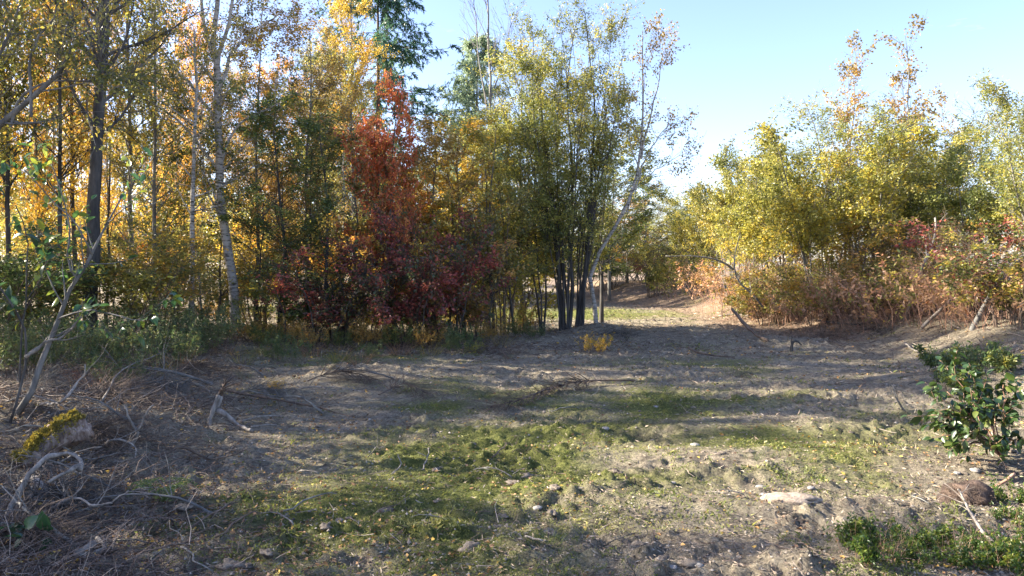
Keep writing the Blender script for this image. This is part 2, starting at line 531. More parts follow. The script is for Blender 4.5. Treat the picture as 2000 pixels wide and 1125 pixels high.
class Tree:
    """a tree kind: wood and crown meshes that copies share"""
    def __init__(self, kind, seed, H=8.0, r0=0.06, stems=1, lean=0.3, n1=40, L1=1.7, t0=0.15, ang1=0.9, up1=0.5, n2=10, L2=0.5,
                 leaves_n=9000, size=0.06, droop=0.35, shape=None, gap=0.1, spread=0.05, tint=0.5, width=0.62, base_spread=0.1,
                 fan=0.0, paths=None, radii=None, hgrad=0.0, var=0.22, gam=1.2, n3=0, sides=6, leaf1=0.15, k2=4, t1=0.98, up2=0.2):
        self.kind = kind
        st = stems
        if paths is None:
            k = 9
            paths = np.zeros((st, k, 3)); radii = np.zeros((st, k))
            for s in range(st):
                a = rng.random() * 2 * np.pi
                hh = H * (1 if s == 0 else 0.55 + 0.45 * rng.random())
                b = np.array([math.cos(a), math.sin(a), 0]) * base_spread * (st > 1) * rng.random()
                tdir = np.array([math.cos(a), math.sin(a), 0]) * (fan if st > 1 else 0) * (0.3 + 0.7 * rng.random())
                u = np.linspace(0, 1, k)
                ww = np.cumsum(rng.normal(size=(k, 3)) * [1, 1, 0], 0) * lean * 0.12
                ww -= ww[0]
                paths[s] = b + np.outer(u, [0, 0, hh]) + np.outer(u ** 1.3, tdir) * hh + ww
                rr = r0 * (1 if s == 0 else 0.6 + 0.4 * rng.random())
                radii[s] = rr * (1 - 0.88 * u ** 0.9)
                radii[s, 0] *= 1.25
        if shape is None: shape = lambda u: 0.35 + 0.95 * np.sin(np.pi * np.clip(0.12 + 0.85 * u, 0, 1)) ** 0.8 * (1.15 - 0.6 * u)
        wood = Buf(); crown = Buf()
        ext = paths.copy(); ext[:, 0, 2] -= 0.25
        tubes(wood, ext, radii, sides)
        P1, R1 = grow(paths, radii, n1, t0, t1, L1, ang1, 0.18, up1, 0.10, k=6, rf=0.42, tip=0.25, shape=shape, tpow=0.9)
        R1 = np.clip(R1, 0.003, 0.05)
        tubes(wood, P1, R1, 4)
        P2, R2 = grow(P1, R1, n2, 0.2, 1.0, L2, 0.8, 0.25, up2, 0.16, k=k2, rf=0.55, tip=0.4)
        R2 = np.clip(R2, 0.0022, 0.012)
        tubes(wood, P2, R2, 3)
        a = int(leaves_n * (1 - leaf1)); b = leaves_n - a
        leaf_cloud(crown, P2, a, size, seed, droop, 0.15, spread, gap, tint, var, width, gam, hgrad)
        leaf_cloud(crown, P1, b, size, seed, droop, 0.45, spread, gap, tint, var, width, gam, hgrad)
        self.wood = wood.mesh(kind + '_wood', True)
        self.crown = crown.mesh(kind + '_leaves')
        self.n = 0

    def place(self, name, x, y, label, cat, group=None, sc=1.0, rz=None, bark='grey', leaf='olive', z=None, szf=1.0, tilt=(0, 0)):
        z = float(height(x, y)) if z is None else z
        r = empty(name, (x, y, z), rng.random() * 6.28 if rz is None else rz, sc)
        r.scale = (sc, sc, sc * szf)
        r.rotation_euler[0] = tilt[0]; r.rotation_euler[1] = tilt[1]
        tag(r, label, cat, group)
        w = obj('trunk' if 'tree' in cat else 'stems', self.wood, BM[bark], r)
        c = obj('crown' if 'tree' in cat else 'foliage', self.crown, LM[leaf], r)
        self.n += 1
        return r

# ------------------------------------------------------------------ ground
def axis_vals(lo_dense, hi_dense, step, lo, hi, n_out):
    d = np.arange(lo_dense, hi_dense, step)
    a = hi_dense + (hi - hi_dense) * (np.linspace(0, 1, n_out) ** 1) * 0
    return d

def graded(a, b, step0, growth, limit):
    out = [a]
    s = step0
    while out[-1] < b:
        out.append(out[-1] + s)
        s = min(s * growth, limit)
    return np.array(out)

xs_r = np.r_[np.arange(0, 4.2, 0.030), graded(4.2, 16, 0.030, 1.013, 0.2)]
xs_r = np.r_[xs_r, graded(xs_r[-1] + 0.2, 3000, 0.2, 1.32, 900)]
xs = np.r_[-xs_r[:0:-1], xs_r]
ys_f = graded(2.6, 60, 0.024, 1.0072, 0.6)
ys_f = np.r_[ys_f, graded(ys_f[-1] + 0.6, 4000, 0.8, 1.3, 900)]
ys_b = 2.6 - graded(0.1, 3000, 0.1, 1.35, 900)
ys = np.r_[ys_b[::-1], ys_f]
GX, GY = np.meshgrid(xs, ys)
GZ = hgt(GX, GY)

def blob(x, y, cx, cy, rx, ry):
    return np.exp(-(((x - cx) / rx) ** 2 + ((y - cy) / ry) ** 2))

def green_mask(x, y):
    g = 0.42 * fbm(x / 0.9, y / 0.5, 5, 71, 0.6) + 0.15
    g = g + 0.60 * blob(x, y, -0.6, 5.4, 1.2, 1.4)
    g = g + 0.42 * blob(x, y, 1.1, 8.6, 2.8, 2.0)
    g = g + 0.30 * blob(x, y, 0.2, 6.6, 1.0, 0.8)
    g = g + 0.22 * blob(x, y, 2.6, 6.6, 1.4, 0.8)
    g = g + 0.26 * blob(x, y, -3.2, 12.6, 2.2, 1.0)
    g = g + 0.20 * blob(x, y, -0.9, 4.4, 0.9, 0.6)
    g = g + 0.55 * blob(x, y, 2.6, 24.5, 3.2, 3.0)
    g = g + 0.5 * blob(x, y, -3.0, 27.0, 6.0, 3.0)
    g = g + 0.16 * blob(x, y, 3.2, 12.5, 2.5, 1.6)
    g = g - 0.25 * smooth(0.5, 2.5, -(x + 0.33 * y - 0.4)) * (y < 11)
    return np.clip(g, 0, 0.75)

def straw_mask(x, y):
    be = np.interp(y, BERM_Y, BERM_X)
    s = 0.55 * smooth(-2.0, 1.0, x - be) * smooth(12, 17, y)
    s = s + 0.35 * smooth(14, 20, y) * smooth(1.0, 4.0, x)
    s = s + 0.25 * fbm(x / 1.6, y / 1.2, 3, 81)
    s = s - 0.3 * smooth(0, 2, -(x + 1.0 + 0.2 * y)) * (y < 12)
    return np.clip(s, 0, 0.8)

gb = Buf()
ny, nx = GX.shape
idx = np.arange(ny * nx).reshape(ny, nx)
qs = np.stack([idx[:-1, :-1], idx[:-1, 1:], idx[1:, 1:], idx[1:, :-1]], -1).reshape(-1, 4)
gb.add(np.stack([GX, GY, GZ], -1).reshape(-1, 3), qs)
gme = gb.mesh('ground', True, dict(green=green_mask(GX, GY).ravel(), straw=straw_mask(GX, GY).ravel()))
ground = obj('ground', gme, ground_material())
tag(ground, kind='structure')

# ------------------------------------------------------------------ the wood: tree kinds
T_young = [Tree('young_broadleaf', 101, H=8.5, r0=0.055, n1=50, L1=1.5, n2=10, L2=0.5, leaves_n=11500, size=0.064, t0=0.14, gap=0.22),
           Tree('young_broadleaf_b', 102, H=8.0, r0=0.06, n1=46, L1=1.8, n2=11, L2=0.55, leaves_n=12000, size=0.068, gap=0.22, t0=0.2, ang1=1.0),
           Tree('young_broadleaf_c', 103, H=9.0, r0=0.07, n1=54, L1=1.7, n2=10, L2=0.55, leaves_n=11500, size=0.062, t0=0.25, ang1=0.75, gap=0.28)]
T_shrub = [Tree('shrub_a', 111, H=3.4, r0=0.022, stems=9, base_spread=0.35, fan=0.35, n1=9, L1=0.8, n2=5, L2=0.35, leaves_n=5000, size=0.066, t0=0.28, gap=0.3),
           Tree('shrub_b', 112, H=2.8, r0=0.02, stems=11, base_spread=0.45, fan=0.45, n1=8, L1=0.7, n2=5, L2=0.32, leaves_n=4600, size=0.074, t0=0.22, gap=0.3, width=0.7)]

def wood_thing(T, px, Y, top, label, leaf, bark='grey', name='tree', cat='tree', group=None, base_py=None, H=None, szf=None, wid=1.0):
    x = (px - CX) / F_PX * Y
    z = float(height(x, Y))
    H = T_H[T]
    want = CAM_H + (520 - top) / F_PX * Y - z
    s = want / H
    sc = wid if wid else s
    return T.place(name, x, Y, label, cat, group, sc=sc, szf=s / sc, bark=bark, leaf=leaf)

T_H = {T_young[0]: 8.6, T_young[1]: 8.2, T_young[2]: 9.1, T_shrub[0]: 3.6, T_shrub[1]: 3.0}
Y0, Y1, Y2 = T_young; S0, S1 = T_shrub

# the middle band of the wood (px, depth, px of the top, palette, kind, label)
MID = [
    (20, 14.5, -420, 'olive', Y1, 'dark', 'olive young tree at the left edge, leaning over from behind the sapling'),
    (75, 17.5, -330, 'gold', Y0, 'grey', 'golden young tree left of the thin dark trunk'),
    (150, 17.6, -360, 'orange', Y2, 'dark', 'orange-leaved tree between the thin dark trunk and the thick dark trunk'),
    (262, 17.6, -300, 'olive', Y2, 'grey', 'olive tree right of the thick dark trunk with gaps of sky above'),
    (300, 15.5, -150, 'olive', Y0, 'grey', 'olive young tree left of the thin grey birch'),
    (350, 31, 30, 'orange', Y1, 'grey', 'orange tree glowing low behind the thin grey birch'),
    (500, 17.2, 20, 'bronze', Y0, 'grey', 'bronze thin-crowned tree just right of the big white birch'),
    (545, 15.8, 190, 'green', Y1, 'dark', 'dark green young tree right of the white birch'),
    (600, 17.5, 60, 'bronze', Y2, 'grey', 'brown-and-yellow tree between the white birch and the gold birch'),
    (640, 15.6, 230, 'green', Y0, 'dark', 'dark green young tree left of the red maple'),
    (668, 30.5, 110, 'lime', Y1, 'grey', 'lime-yellow tree beside the gold birch'),
    (850, 17.4, 255, 'bronze', Y1, 'grey', 'bronze low tree right of the red maple'),
    (905, 17.8, 265, 'gold', Y2, 'brown', 'gold loose-leaved tree below the dead top'),
    (955, 17.6, 235, 'lime', Y0, 'grey', 'lime young tree just left of the many-stemmed clump'),
    (1020, 18.9, 130, 'lime', Y2, 'grey', 'tall yellow-olive tree right behind the left stems of the clump'),
    (950, 19.0, 240, 'willow', Y0, 'grey', 'yellow-green tree between the dead top and the clump'),
    (1095, 19.4, 150, 'olive', Y0, 'dark', 'olive tree right behind the middle stems of the clump'),
    (1175, 20.2, 230, 'willow', Y1, 'dark', 'green tree right behind the right stems of the clump'),
    (985, 16.9, 360, 'olive', S0, 'brown', 'olive leafy shrub at the left foot of the clump'),
]
for px, Y, top, leaf, T, bark, lab in MID:
    if T is S0:
        wood_thing(T, px, Y, top, lab, leaf, bark, 'shrub', 'shrub', 'young trees and shrubs of the wood')
    else:
        wood_thing(T, px, Y, top, lab, leaf, bark, 'young_tree', 'tree', 'young trees and shrubs of the wood')

# farther rows, seen through the gaps and sunlit
far_names = ['gold', 'orange', 'lime', 'olive', 'wood_mix', 'bronze', 'gold', 'wood_mix']
def far_row(pxs, Y, tops, where, mats, jit=1.6):
    for k, px in enumerate(pxs):
        lf = mats[k % len(mats)]
        T = T_young[k % 3]
        colour = dict(gold='golden', orange='orange', lime='lime-yellow', olive='olive', wood_mix='mixed green and gold', bronze='bronze', green='dark green', red='red', willow='yellow-green', maroon='maroon')[lf]
        wood_thing(T, px + rng.normal() * 10, Y + rng.normal() * jit * 0.6, tops[k % len(tops)] + rng.normal() * 20,
                   '%s backlit tree %s' % (colour, where[k % len(where)]), lf, 'grey', 'background_tree', 'tree', 'far trees glimpsed behind the wood', wid=1.15)

far_row([-60, 30, 105, 215, 300, 390, 470, 545, 620], 35, [-60, 20, 40, 10, 70, 60, 110, 100, 130],
        ['deep in the wood at the left edge', 'deep behind the thin dark trunk', 'glowing between the two dark trunks', 'glowing behind the thick dark trunk',
         'deep between the thick dark trunk and the white birch', 'deep behind the thin grey birch', 'deep right of the white birch', 'far behind the dark green young tree', 'far left of the gold birch'],
        ['gold', 'orange', 'gold', 'gold', 'olive', 'orange', 'wood_mix', 'orange', 'lime'])
far_row([-20, 90, 190, 280, 360, 450, 530, 600, 690, 770, 840, 900, 970], 45, [120, 150, 140, 170, 160, 180, 200, 190, 240, 250, 300, 300, 310],
        ['on the far side behind the left edge', 'farthest behind the thin dark trunk', 'farthest behind the thick dark trunk', 'farthest right of the thick dark trunk',
         'farthest behind the thin grey birch', 'farthest behind the white birch', 'farthest right of the white birch', 'farthest left of the gold birch', 'farthest behind the gold birch',
         'farthest behind the red maple', 'farthest right of the red maple', 'farthest behind the dead top', 'farthest left of the clump'],
        ['gold', 'wood_mix', 'orange', 'lime', 'gold', 'orange', 'gold', 'lime', 'olive', 'gold', 'wood_mix', 'olive', 'green'])
for k, (px, Y, top) in enumerate([(30, 23, 400), (110, 25, 400), (200, 22.5, 410), (285, 24, 400), (345, 26, 390), (415, 23.5, 400), (480, 25.5, 400), (545, 22.5, 420), (610, 24, 420), (680, 21.5, 430), (760, 20.5, 465), (840, 20.5, 470), (905, 31, 430), (980, 31.5, 430),
                              (60, 38, 360), (160, 39, 350), (250, 38, 360), (330, 40, 360), (400, 38, 370), (480, 39, 370), (560, 40, 380), (640, 38, 390), (720, 40, 390), (800, 39, 400), (880, 40, 400), (960, 41, 410), (1040, 42, 420)]):
    lf = ['lime', 'gold', 'wood_mix', 'orange', 'gold', 'olive'][k % 6]
    near = Y < 30
    wood_thing(T_shrub[k % 2], px, Y, top, '%s shrub %s, %s from the left' % (dict(lime='lime-yellow', gold='golden', wood_mix='mottled', orange='orange', olive='olive')[lf], 'just behind the wood trunks' if near else 'deep in the wood',
               ['first', 'second', 'third', 'fourth', 'fifth', 'sixth', 'seventh', 'eighth', 'ninth', 'tenth', 'eleventh', 'twelfth', 'thirteenth', 'fourteenth'][k if near else k - 14]), lf, 'brown', 'background_shrub', 'shrub',
               'sunlit shrubs behind the wood', wid=1.15 if near else 1.6)
for k, (px, top) in enumerate([(-60, 200), (60, 240), (170, 230), (280, 250), (390, 240), (500, 270), (610, 280), (720, 300), (830, 330), (940, 350), (1040, 380)]):
    wood_thing(T_young[(k + 1) % 3], px, 62 + 3 * math.sin(k * 1.7), top, 'pale tree of the farthest row behind the wood, %s from the left' % ['first', 'second', 'third', 'fourth', 'fifth', 'sixth', 'seventh', 'eighth', 'ninth', 'tenth', 'eleventh'][k],
               ['lime', 'wood_mix', 'gold', 'olive'][k % 4], 'grey', 'background_tree', 'tree', 'farthest row of trees', wid=2.6)
# trees of the same wood beyond the left edge and beside the camera (they throw the dappled shade)
SHADE = [(-10.4, 13.6, 1.35, 'olive', 0), (-10.0, 11.6, 1.25, 'olive', 1), (-12.6, 15.2, 1.35, 'gold', 0), (-14.0, 18.6, 1.3, 'olive', 1), (-9.0, 10.2, 0.62, 'bronze', 2),
         (-11.4, 4.6, 0.92, 'olive', 2), (-10.6, 5.75, 0.9, 'olive', 0), (-13.8, 13.2, 1.45, 'green', 1), (-16.5, 17.5, 1.2, 'orange', 0), (-10.8, 1.6, 0.8, 'gold', 0), (-17.0, 11.4, 1.0, 'gold', 2)]
T_open = Tree('open_tree', 104, H=8.6, r0=0.05, n1=34, L1=1.5, n2=7, L2=0.5, leaves_n=5200, size=0.07, t0=0.2, gap=0.25)
for x, y, s, lf in [(-11.6, 9.4, 0.95, 'olive'), (-13.4, 10.6, 1.1, 'gold'), (-9.6, 8.9, 0.72, 'olive')]:
    T_open.place('edge_tree', x, y, 'thin-crowned tree of the wood beyond the left edge of the view', 'tree', 'thin-crowned trees beyond the left edge', sc=s, bark='grey', leaf=lf)
for x, y, s, lf in [(-7.2, 8.6, 1.0, 'olive'), (-6.8, 6.9, 1.0, 'bronze'), (-7.2, 5.4, 1.05, 'olive'), (-6.4, 4.0, 0.85, 'green')]:
    S1_ = T_shrub[0]
    S1_.place('edge_shrub', x, y, 'shrub of the wood standing beyond the left edge of the view', 'shrub', 'shrubs beyond the left edge', sc=s, bark='brown', leaf=lf)
for k, (x, y, s, lf, v) in enumerate(SHADE):
    T_young[v].place('edge_tree', x, y, 'tree of the wood standing beyond the left edge of the view', 'tree', 'trees beyond the left edge', sc=s, bark='grey', leaf=lf)

# ------------------------------------------------------------------ feature trees of the wood
def rel(pts, base):
    return np.array([tuple(Vector(p) - base) for p in pts])

def pix_tree(name, label, Y, base_px, stems, leaf, bark, seed, group=None, cat='tree', **kw):
    """stems: list of ([(px, py, dY), ...], r_base, r_tip) through the photo's points at real depth"""
    base = Vector(((base_px - CX) / F_PX * Y, Y, 0)); base.z = float(height(base.x, base.y))
    k = 12
    P = np.zeros((len(stems), k, 3)); Rr = np.zeros((len(stems), k))
    for i, (pts, r0, r1) in enumerate(stems):
        w = [at(p[0], p[1], Y + (p[2] if len(p) > 2 else 0)) for p in pts]
        P[i] = rel(line3(w, k), base) if False else line3([tuple(q - base) for q in w], k, 0.012)
        Rr[i] = np.linspace(r0, r1, k)
    T = Tree(name, seed, paths=P, radii=Rr, **kw)
    r = T.place(name, base.x, base.y, label, cat, group, sc=1.0, rz=0.0, bark=bark, leaf=leaf, z=base.z)
    return r

flat = lambda u: 0.7 + 0.5 * np.sin(np.pi * u)
# thick dark trunk
pix_tree('dark_trunk_tree', 'tall tree with thick dark leaning trunk, left of the white birch', 13.4, 176,
         [([(176, 650), (180, 480), (186, 330), (196, 180), (204, 60), (212, -80), (216, -260)], 0.125, 0.06)],
         'wood_mix', 'dark', 201, t0=0.40, n1=26, L1=1.9, n2=9, L2=0.6, leaves_n=3800, size=0.055, shape=flat, sides=9, t1=0.95)
pix_tree('dark_trunk_tree', 'slim dark-trunked tree left of the thick dark trunk', 14.6, 118,
         [([(112, 640), (116, 430), (118, 250), (116, 100), (112, -60)], 0.05, 0.02)],
         'gold', 'dark', 202, t0=0.35, n1=34, L1=1.6, n2=9, L2=0.5, leaves_n=6500, size=0.06, shape=flat, sides=7)
# thin grey birch
pix_tree('birch_tree', 'slim grey birch just left of the big white birch', 15.0, 374,
         [([(372, 660), (374, 520), (374, 400), (380, 300), (384, 180), (380, 60)], 0.062, 0.02)],
         'olive', 'birch', 203, t0=0.35, n1=30, L1=1.1, n2=8, L2=0.45, leaves_n=4200, size=0.055, shape=flat, sides=7)
# big white birch with its forked top
pix_tree('birch_tree', 'big white birch with curved trunk and forked top', 15.5, 462,
         [([(463, 650), (455, 560), (440, 455), (429, 370), (427, 250), (424, 130)], 0.105, 0.07),
          ([(424, 140), (418, 60), (430, -40), (440, -200)], 0.055, 0.035),
          ([(425, 150), (400, 50), (392, -30), (380, -180)], 0.045, 0.02),
          ([(424, 120), (452, 20), (460, -60), (480, -160)], 0.042, 0.02),
          ([(425, 190), (455, 100), (500, 60), (545, 26)], 0.045, 0.012),
          ([(427, 250), (390, 190), (340, 130), (290, 60)], 0.04, 0.012),
          ([(430, 340), (380, 270), (330, 220), (270, 190)], 0.035, 0.010),
          ([(432, 300), (470, 240), (530, 210), (590, 180)], 0.03, 0.010)],
         'olive', 'birch', 204, t0=0.3, n1=9, L1=1.1, n2=9, L2=0.5, leaves_n=6500, size=0.055, shape=flat, sides=10, droop=0.6, gap=0.15)
# limb reaching in over the upper left corner
pix_tree('overhanging_tree', 'olive-leaved tree reaching a grey limb in from the left edge', 9.5, -160,
         [([(-170, 760), (-150, 560), (-110, 400), (-60, 300), (-10, 250), (60, 190), (115, 140), (150, 80)], 0.09, 0.02),
          ([(-150, 560), (-160, 300), (-120, 100), (-60, -80)], 0.06, 0.02),
          ([(-60, 300), (-20, 160), (20, 60), (60, -40)], 0.03, 0.008),
          ([(20, 210), (90, 160), (170, 158), (215, 140)], 0.018, 0.006),
          ([(60, 190), (60, 110), (100, 40), (130, -20)], 0.02, 0.006)],
         'olive', 'slate', 205, t0=0.35, n1=12, L1=1.0, n2=7, L2=0.4, leaves_n=4600, size=0.055, shape=flat, sides=8, gap=0.2)
# gold birch
T_gold = Tree('gold_birch', 206, H=13.0, r0=0.10, n1=70, L1=1.9, n2=11, L2=0.55, leaves_n=19000, size=0.065, t0=0.16, ang1=0.7, up1=0.6, gap=0.05)
T_H[T_gold] = 13.2
wood_thing(T_gold, 696, 31.0, -60, 'tall gold and orange birch in front of the blue-green conifer', 'gold', 'grey', 'birch_tree', 'tree')
wood_thing(T_gold, 655, 33.0, 60, 'gold birch behind and left of the tallest gold birch', 'wood_mix', 'grey', 'birch_tree', 'tree')
# red maple
T_red = Tree('red_maple', 207, H=6.2, r0=0.06, stems=3, base_spread=0.15, fan=0.12, n1=26, L1=1.25, n2=9, L2=0.42, leaves_n=13000, size=0.075, t0=0.25, width=0.85, up1=0.3, var=0.32, gap=0.12)
T_H[T_red] = 6.3
wood_thing(T_red, 762, 16.0, 180, 'bright red and orange maple, brightest red crown', 'red', 'dark', 'maple_tree', 'tree', wid=0.62)
wood_thing(T_red, 822, 17.4, 350, 'smaller rust-red maple right of the bright red maple', 'orange', 'dark', 'maple_tree', 'tree', wid=0.65)
# maroon dogwoods at the wood's foot
T_mar = Tree('dogwood', 208, H=3.0, r0=0.018, stems=13, base_spread=0.5, fan=0.4, n1=9, L1=0.7, n2=5, L2=0.3, leaves_n=4600, size=0.08, t0=0.15, width=0.6, droop=0.7, var=0.3, gap=0.3)
T_H[T_mar] = 3.2
for px, Y, top, lf, lab in [
        (640, 14.6, 485, 'maroon', 'low maroon bush nearest the white birch'),
        (715, 15.4, 420, 'wood_mix', 'mottled green-and-gold bush under the left of the bright red maple'),
        (800, 15.0, 455, 'maroon', 'maroon bush under the right of the bright red maple'),
        (868, 15.4, 400, 'maroon', 'tall maroon bush, top one of the wood edge'),
        (930, 15.6, 470, 'bronze', 'bronze bush with a few crimson leaves left of the clump'),
        (585, 15.0, 500, 'green', 'low dark green bush right of the white birch foot')]:
    wood_thing(T_mar, px, Y, top, lab, lf, 'dark', 'bush', 'bush', 'bushes along the foot of the wood')
# filler shrubs along the wood's foot
for px, Y, top, lf, lab in [
        (-30, 11.5, 430, 'green', 'dark shrub behind the sapling at the left edge'),
        (60, 12.5, 470, 'olive', 'olive shrub under the slim dark trunk'),
        (150, 13.5, 480, 'green', 'dark green shrub at the foot of the thick dark trunk'),
        (235, 13.0, 470, 'olive', 'olive shrub right of the thick dark trunk foot'),
        (310, 14.5, 450, 'wood_mix', 'mottled shrub left of the slim grey birch'),
        (410, 16.5, 470, 'olive', 'shrub between the slim birch and the white birch'),
        (510, 16.8, 480, 'wood_mix', 'mottled shrub just right of the white birch foot'),
        (900, 17.6, 420, 'lime', 'lime shrub behind the bronze bush'),
        (1010, 18.6, 430, 'lime', 'lime shrub seen through the stems of the clump'),
        ]:
    wood_thing(S0 if rng.random() < 0.5 else S1, px, Y, top, lab, lf, 'brown', 'shrub', 'shrub', 'shrubs along the foot of the wood')

# bare whippy understorey stems between the trees
def pole(px, Y, top, r, bark, label, lean=0, name='bare_stem'):
    base = Vector(((px - CX) / F_PX * Y, Y, 0)); base.z = float(height(base.x, Y))
    tp = at(px + lean, top, Y) - base
    b = Buf()
    p = line3([(0, 0, -0.2), (tp.x * 0.2, 0.0, tp.z * 0.3), (tp.x * 0.55, 0.05, tp.z * 0.65), tuple(tp)], 9, 0.025)[None]
    rr = np.linspace(r, r * 0.25, 9)[None]
    tubes(b, p, rr, 6)
    P1, R1 = grow(p, rr, 12, 0.3, 0.98, 0.7, 0.8, 0.2, 0.5, 0.1, k=5, rf=0.5)
    tubes(b, P1, np.clip(R1, 0.003, 1), 3)
    o = obj(name, b.mesh(name, True), BM[bark], None, base)
    tag(o, label, 'sapling', 'bare young stems in the wood')
for px, Y, top, r, bark, lean, lab in [
        (208, 17.5, 250, 0.05, 'dark', 6, 'thin dark stem just right of the thick dark trunk'),
        (255, 16.0, 330, 0.03, 'slate', -14, 'bare slate stem between the thick dark trunk and the slim birch'),
        (345, 16.4, 330, 0.028, 'dark', 20, 'thin dark stem left of the slim grey birch'),
        (395, 15.2, 430, 0.03, 'slate', -22, 'leaning slate stem between the two birches'),
        (425, 16.2, 420, 0.035, 'dark', 10, 'dark stem hard by the left of the white birch'),
        (502, 16.0, 380, 0.028, 'dark', 14, 'thin dark stem first to the right of the white birch'),
        (560, 16.0, 350, 0.03, 'dark', -10, 'thin dark stem under the dark green young tree'),
        (598, 16.3, 300, 0.032, 'dark', 12, 'thin dark stem left of the low maroon bush'),
        (693, 17.0, 300, 0.035, 'grey', 4, 'pale stem left of the bright red maple'),
        (900, 16.6, 340, 0.028, 'dark', -26, 'thin stem leaning left beside the bronze bush'),
        (962, 16.9, 330, 0.032, 'dark', -14, 'thin stem leaning left near the clump'),
        (1003, 17.2, 350, 0.03, 'dark', -30, 'dark stem leaning left, nearest the clump')]:
    pole(px, Y, top, r, bark, lab, lean)

# many-stemmed clump
stems = []
crng = np.random.default_rng(5)
tops = [(985, 150), (1000, 110), (1012, 60), (1040, 75), (1062, 50), (1080, 60), (1105, 35), (1125, 30), (1140, 22), (1160, 35), (1180, 50), (1195, 60), (1205, 120), (1218, 150),
        (955, 250), (940, 330), (975, 200), (990, 300), (1030, 120), (1090, 120), (1150, 90), (1230, 190), (1210, 240)]
bases = [(1052, 652), (1060, 650), (1100, 650), (1108, 652), (1115, 655), (1130, 645), (1136, 640), (1142, 648)]
for k, (tx, ty) in enumerate(tops):
    g = 1052 if tx < 985 else (1100 if tx < 1090 else (1112 if tx < 1160 else 1134))
    bx = g + crng.normal() * 6
    dy = crng.normal() * 0.45
    kx = crng.normal() * 9
    stems.append(([(bx, 662, dy * 0.1), (bx + (tx - bx) * 0.07 + kx * 0.6, 560, dy * 0.3), (bx + (tx - bx) * 0.24 + kx, 440, dy * 0.7), (bx + (tx - bx) * 0.62 - kx, 280, dy), (tx + kx, ty, dy * 1.5)],
                  0.016 + 0.020 * crng.random(), 0.004))
stems[4] = ([(1100, 664), (1092, 560), (1088, 470), (1080, 380, 0.1), (1062, 250, 0.2), (1048, 110)], 0.075, 0.010)
stems[8] = ([(1122, 660), (1138, 560), (1152, 450), (1156, 330), (1160, 200), (1142, 22)], 0.055, 0.008)
stems[9] = ([(1108, 662), (1118, 570), (1112, 470), (1118, 330), (1108, 180), (1122, 60)], 0.05, 0.008)
pix_tree('willow_clump', 'tall many-stemmed willow clump with dark stems beside the track', 17.8, 1105, stems, 'willow', 'dark', 301,
         t0=0.26, n1=17, L1=0.95, ang1=0.55, up1=0.45, n2=8, L2=0.38, leaves_n=50000, size=0.062, shape=lambda u: 1.25 - 0.6 * u, sides=6, width=0.42, gap=0.1)
# thin leaning birch beside it
pix_tree('leaning_birch', 'thin white birch leaning right over the track, right of the clump', 18.0, 1165,
         [([(1168, 650), (1158, 590), (1152, 545), (1162, 505), (1190, 465), (1215, 415), (1240, 360), (1253, 290), (1256, 180), (1255, 60)], 0.062, 0.010),
          ([(1253, 290), (1275, 210), (1290, 130), (1300, 80)], 0.025, 0.006),
          ([(1250, 330), (1285, 270), (1310, 240)], 0.02, 0.005),
          ([(1240, 360), (1285, 330), (1330, 300)], 0.016, 0.004),
          ([(1225, 395), (1250, 340), (1230, 280), (1222, 200)], 0.022, 0.005)],
         'bronze', 'birch', 302, t0=0.55, n1=9, L1=0.75, ang1=0.8, n2=5, L2=0.35, leaves_n=2100, size=0.06, shape=flat, sides=8, gap=0.05, droop=0.9)

# ------------------------------------------------------------------ conifers
def conifer(name, label, px, Y, top, seed, H, wid, leaf='conifer', n_tier=40, dens=1.0, group=None):
    x = (px - CX) / F_PX * Y
    z = float(height(x, Y))
    wood, crown = Buf(), Buf()
    k = 10
    P = np.zeros((1, k, 3)); P[0, :, 2] = np.linspace(-0.2, H, k); P[0, :, :2] = np.cumsum(rng.normal(size=(k, 2)), 0) * 0.02
    Rr = np.linspace(H * 0.011, 0.012, k)[None]
    tubes(wood, P, Rr, 8)
    shp = lambda u: (1.0 - u) ** 0.85 + 0.06
    P1, R1 = grow(P, Rr, n_tier * 5, 0.12, 0.985, wid, 1.45, 0.12, -0.05, 0.05, k=7, rf=0.30, tip=0.2, shape=shp)
    # droop, then lift at the tips
    u = np.linspace(0, 1, 7)
    Ln = np.linalg.norm(P1[:, -1] - P1[:, 0], axis=1)[:, None]
    P1[:, :, 2] += Ln * (-0.42 * u ** 1.2 + 0.26 * u ** 3)[None]
    tubes(wood, P1, np.clip(R1, 0.004, 0.05), 4)
    P2, R2 = grow(P1, np.clip(R1, 0.004, 0.05), 14, 0.15, 1.0, 0.55, 0.9, 0.2, -0.9, 0.10, k=4, rf=0.5)
    tubes(wood, P2, np.clip(R2, 0.003, 0.01), 3)
    n = int(52000 * dens)
    i = rng.integers(0, len(P2), n)
    pos, d = interp_paths(P2, i, rng.random(n))
    ax = d * 0.7 + rng.normal(size=(n, 3)) * 0.45 + [0, 0, -0.25]
    tw = rng.normal(size=len(P2))
    leaves(crown, pos, ax, 0.15 + 0.13 * rng.random(n), 0.45 + 0.16 * tw[i] + 0.10 * rng.normal(size=n), width=0.20, fold=0.1)
    r = empty(name, (x, Y, z))
    tag(r, label, 'tree', group)
    obj('trunk', wood.mesh('conifer_wood', True), BM['brown'], r)
    obj('crown', crown.mesh('conifer_needles'), LM[leaf], r)
    return r
conifer('conifer_tree', 'tall blue-green conifer with drooping tiers behind the gold birch', 738, 37.0, -60, 401, 18.3, 7.0, n_tier=36, dens=1.45)
conifer('conifer_tree', 'pale blue-green larch behind the dead top, left of the clump', 930, 39.0, 75, 402, 13.9, 4.6, 'larch', n_tier=30, dens=1.0)

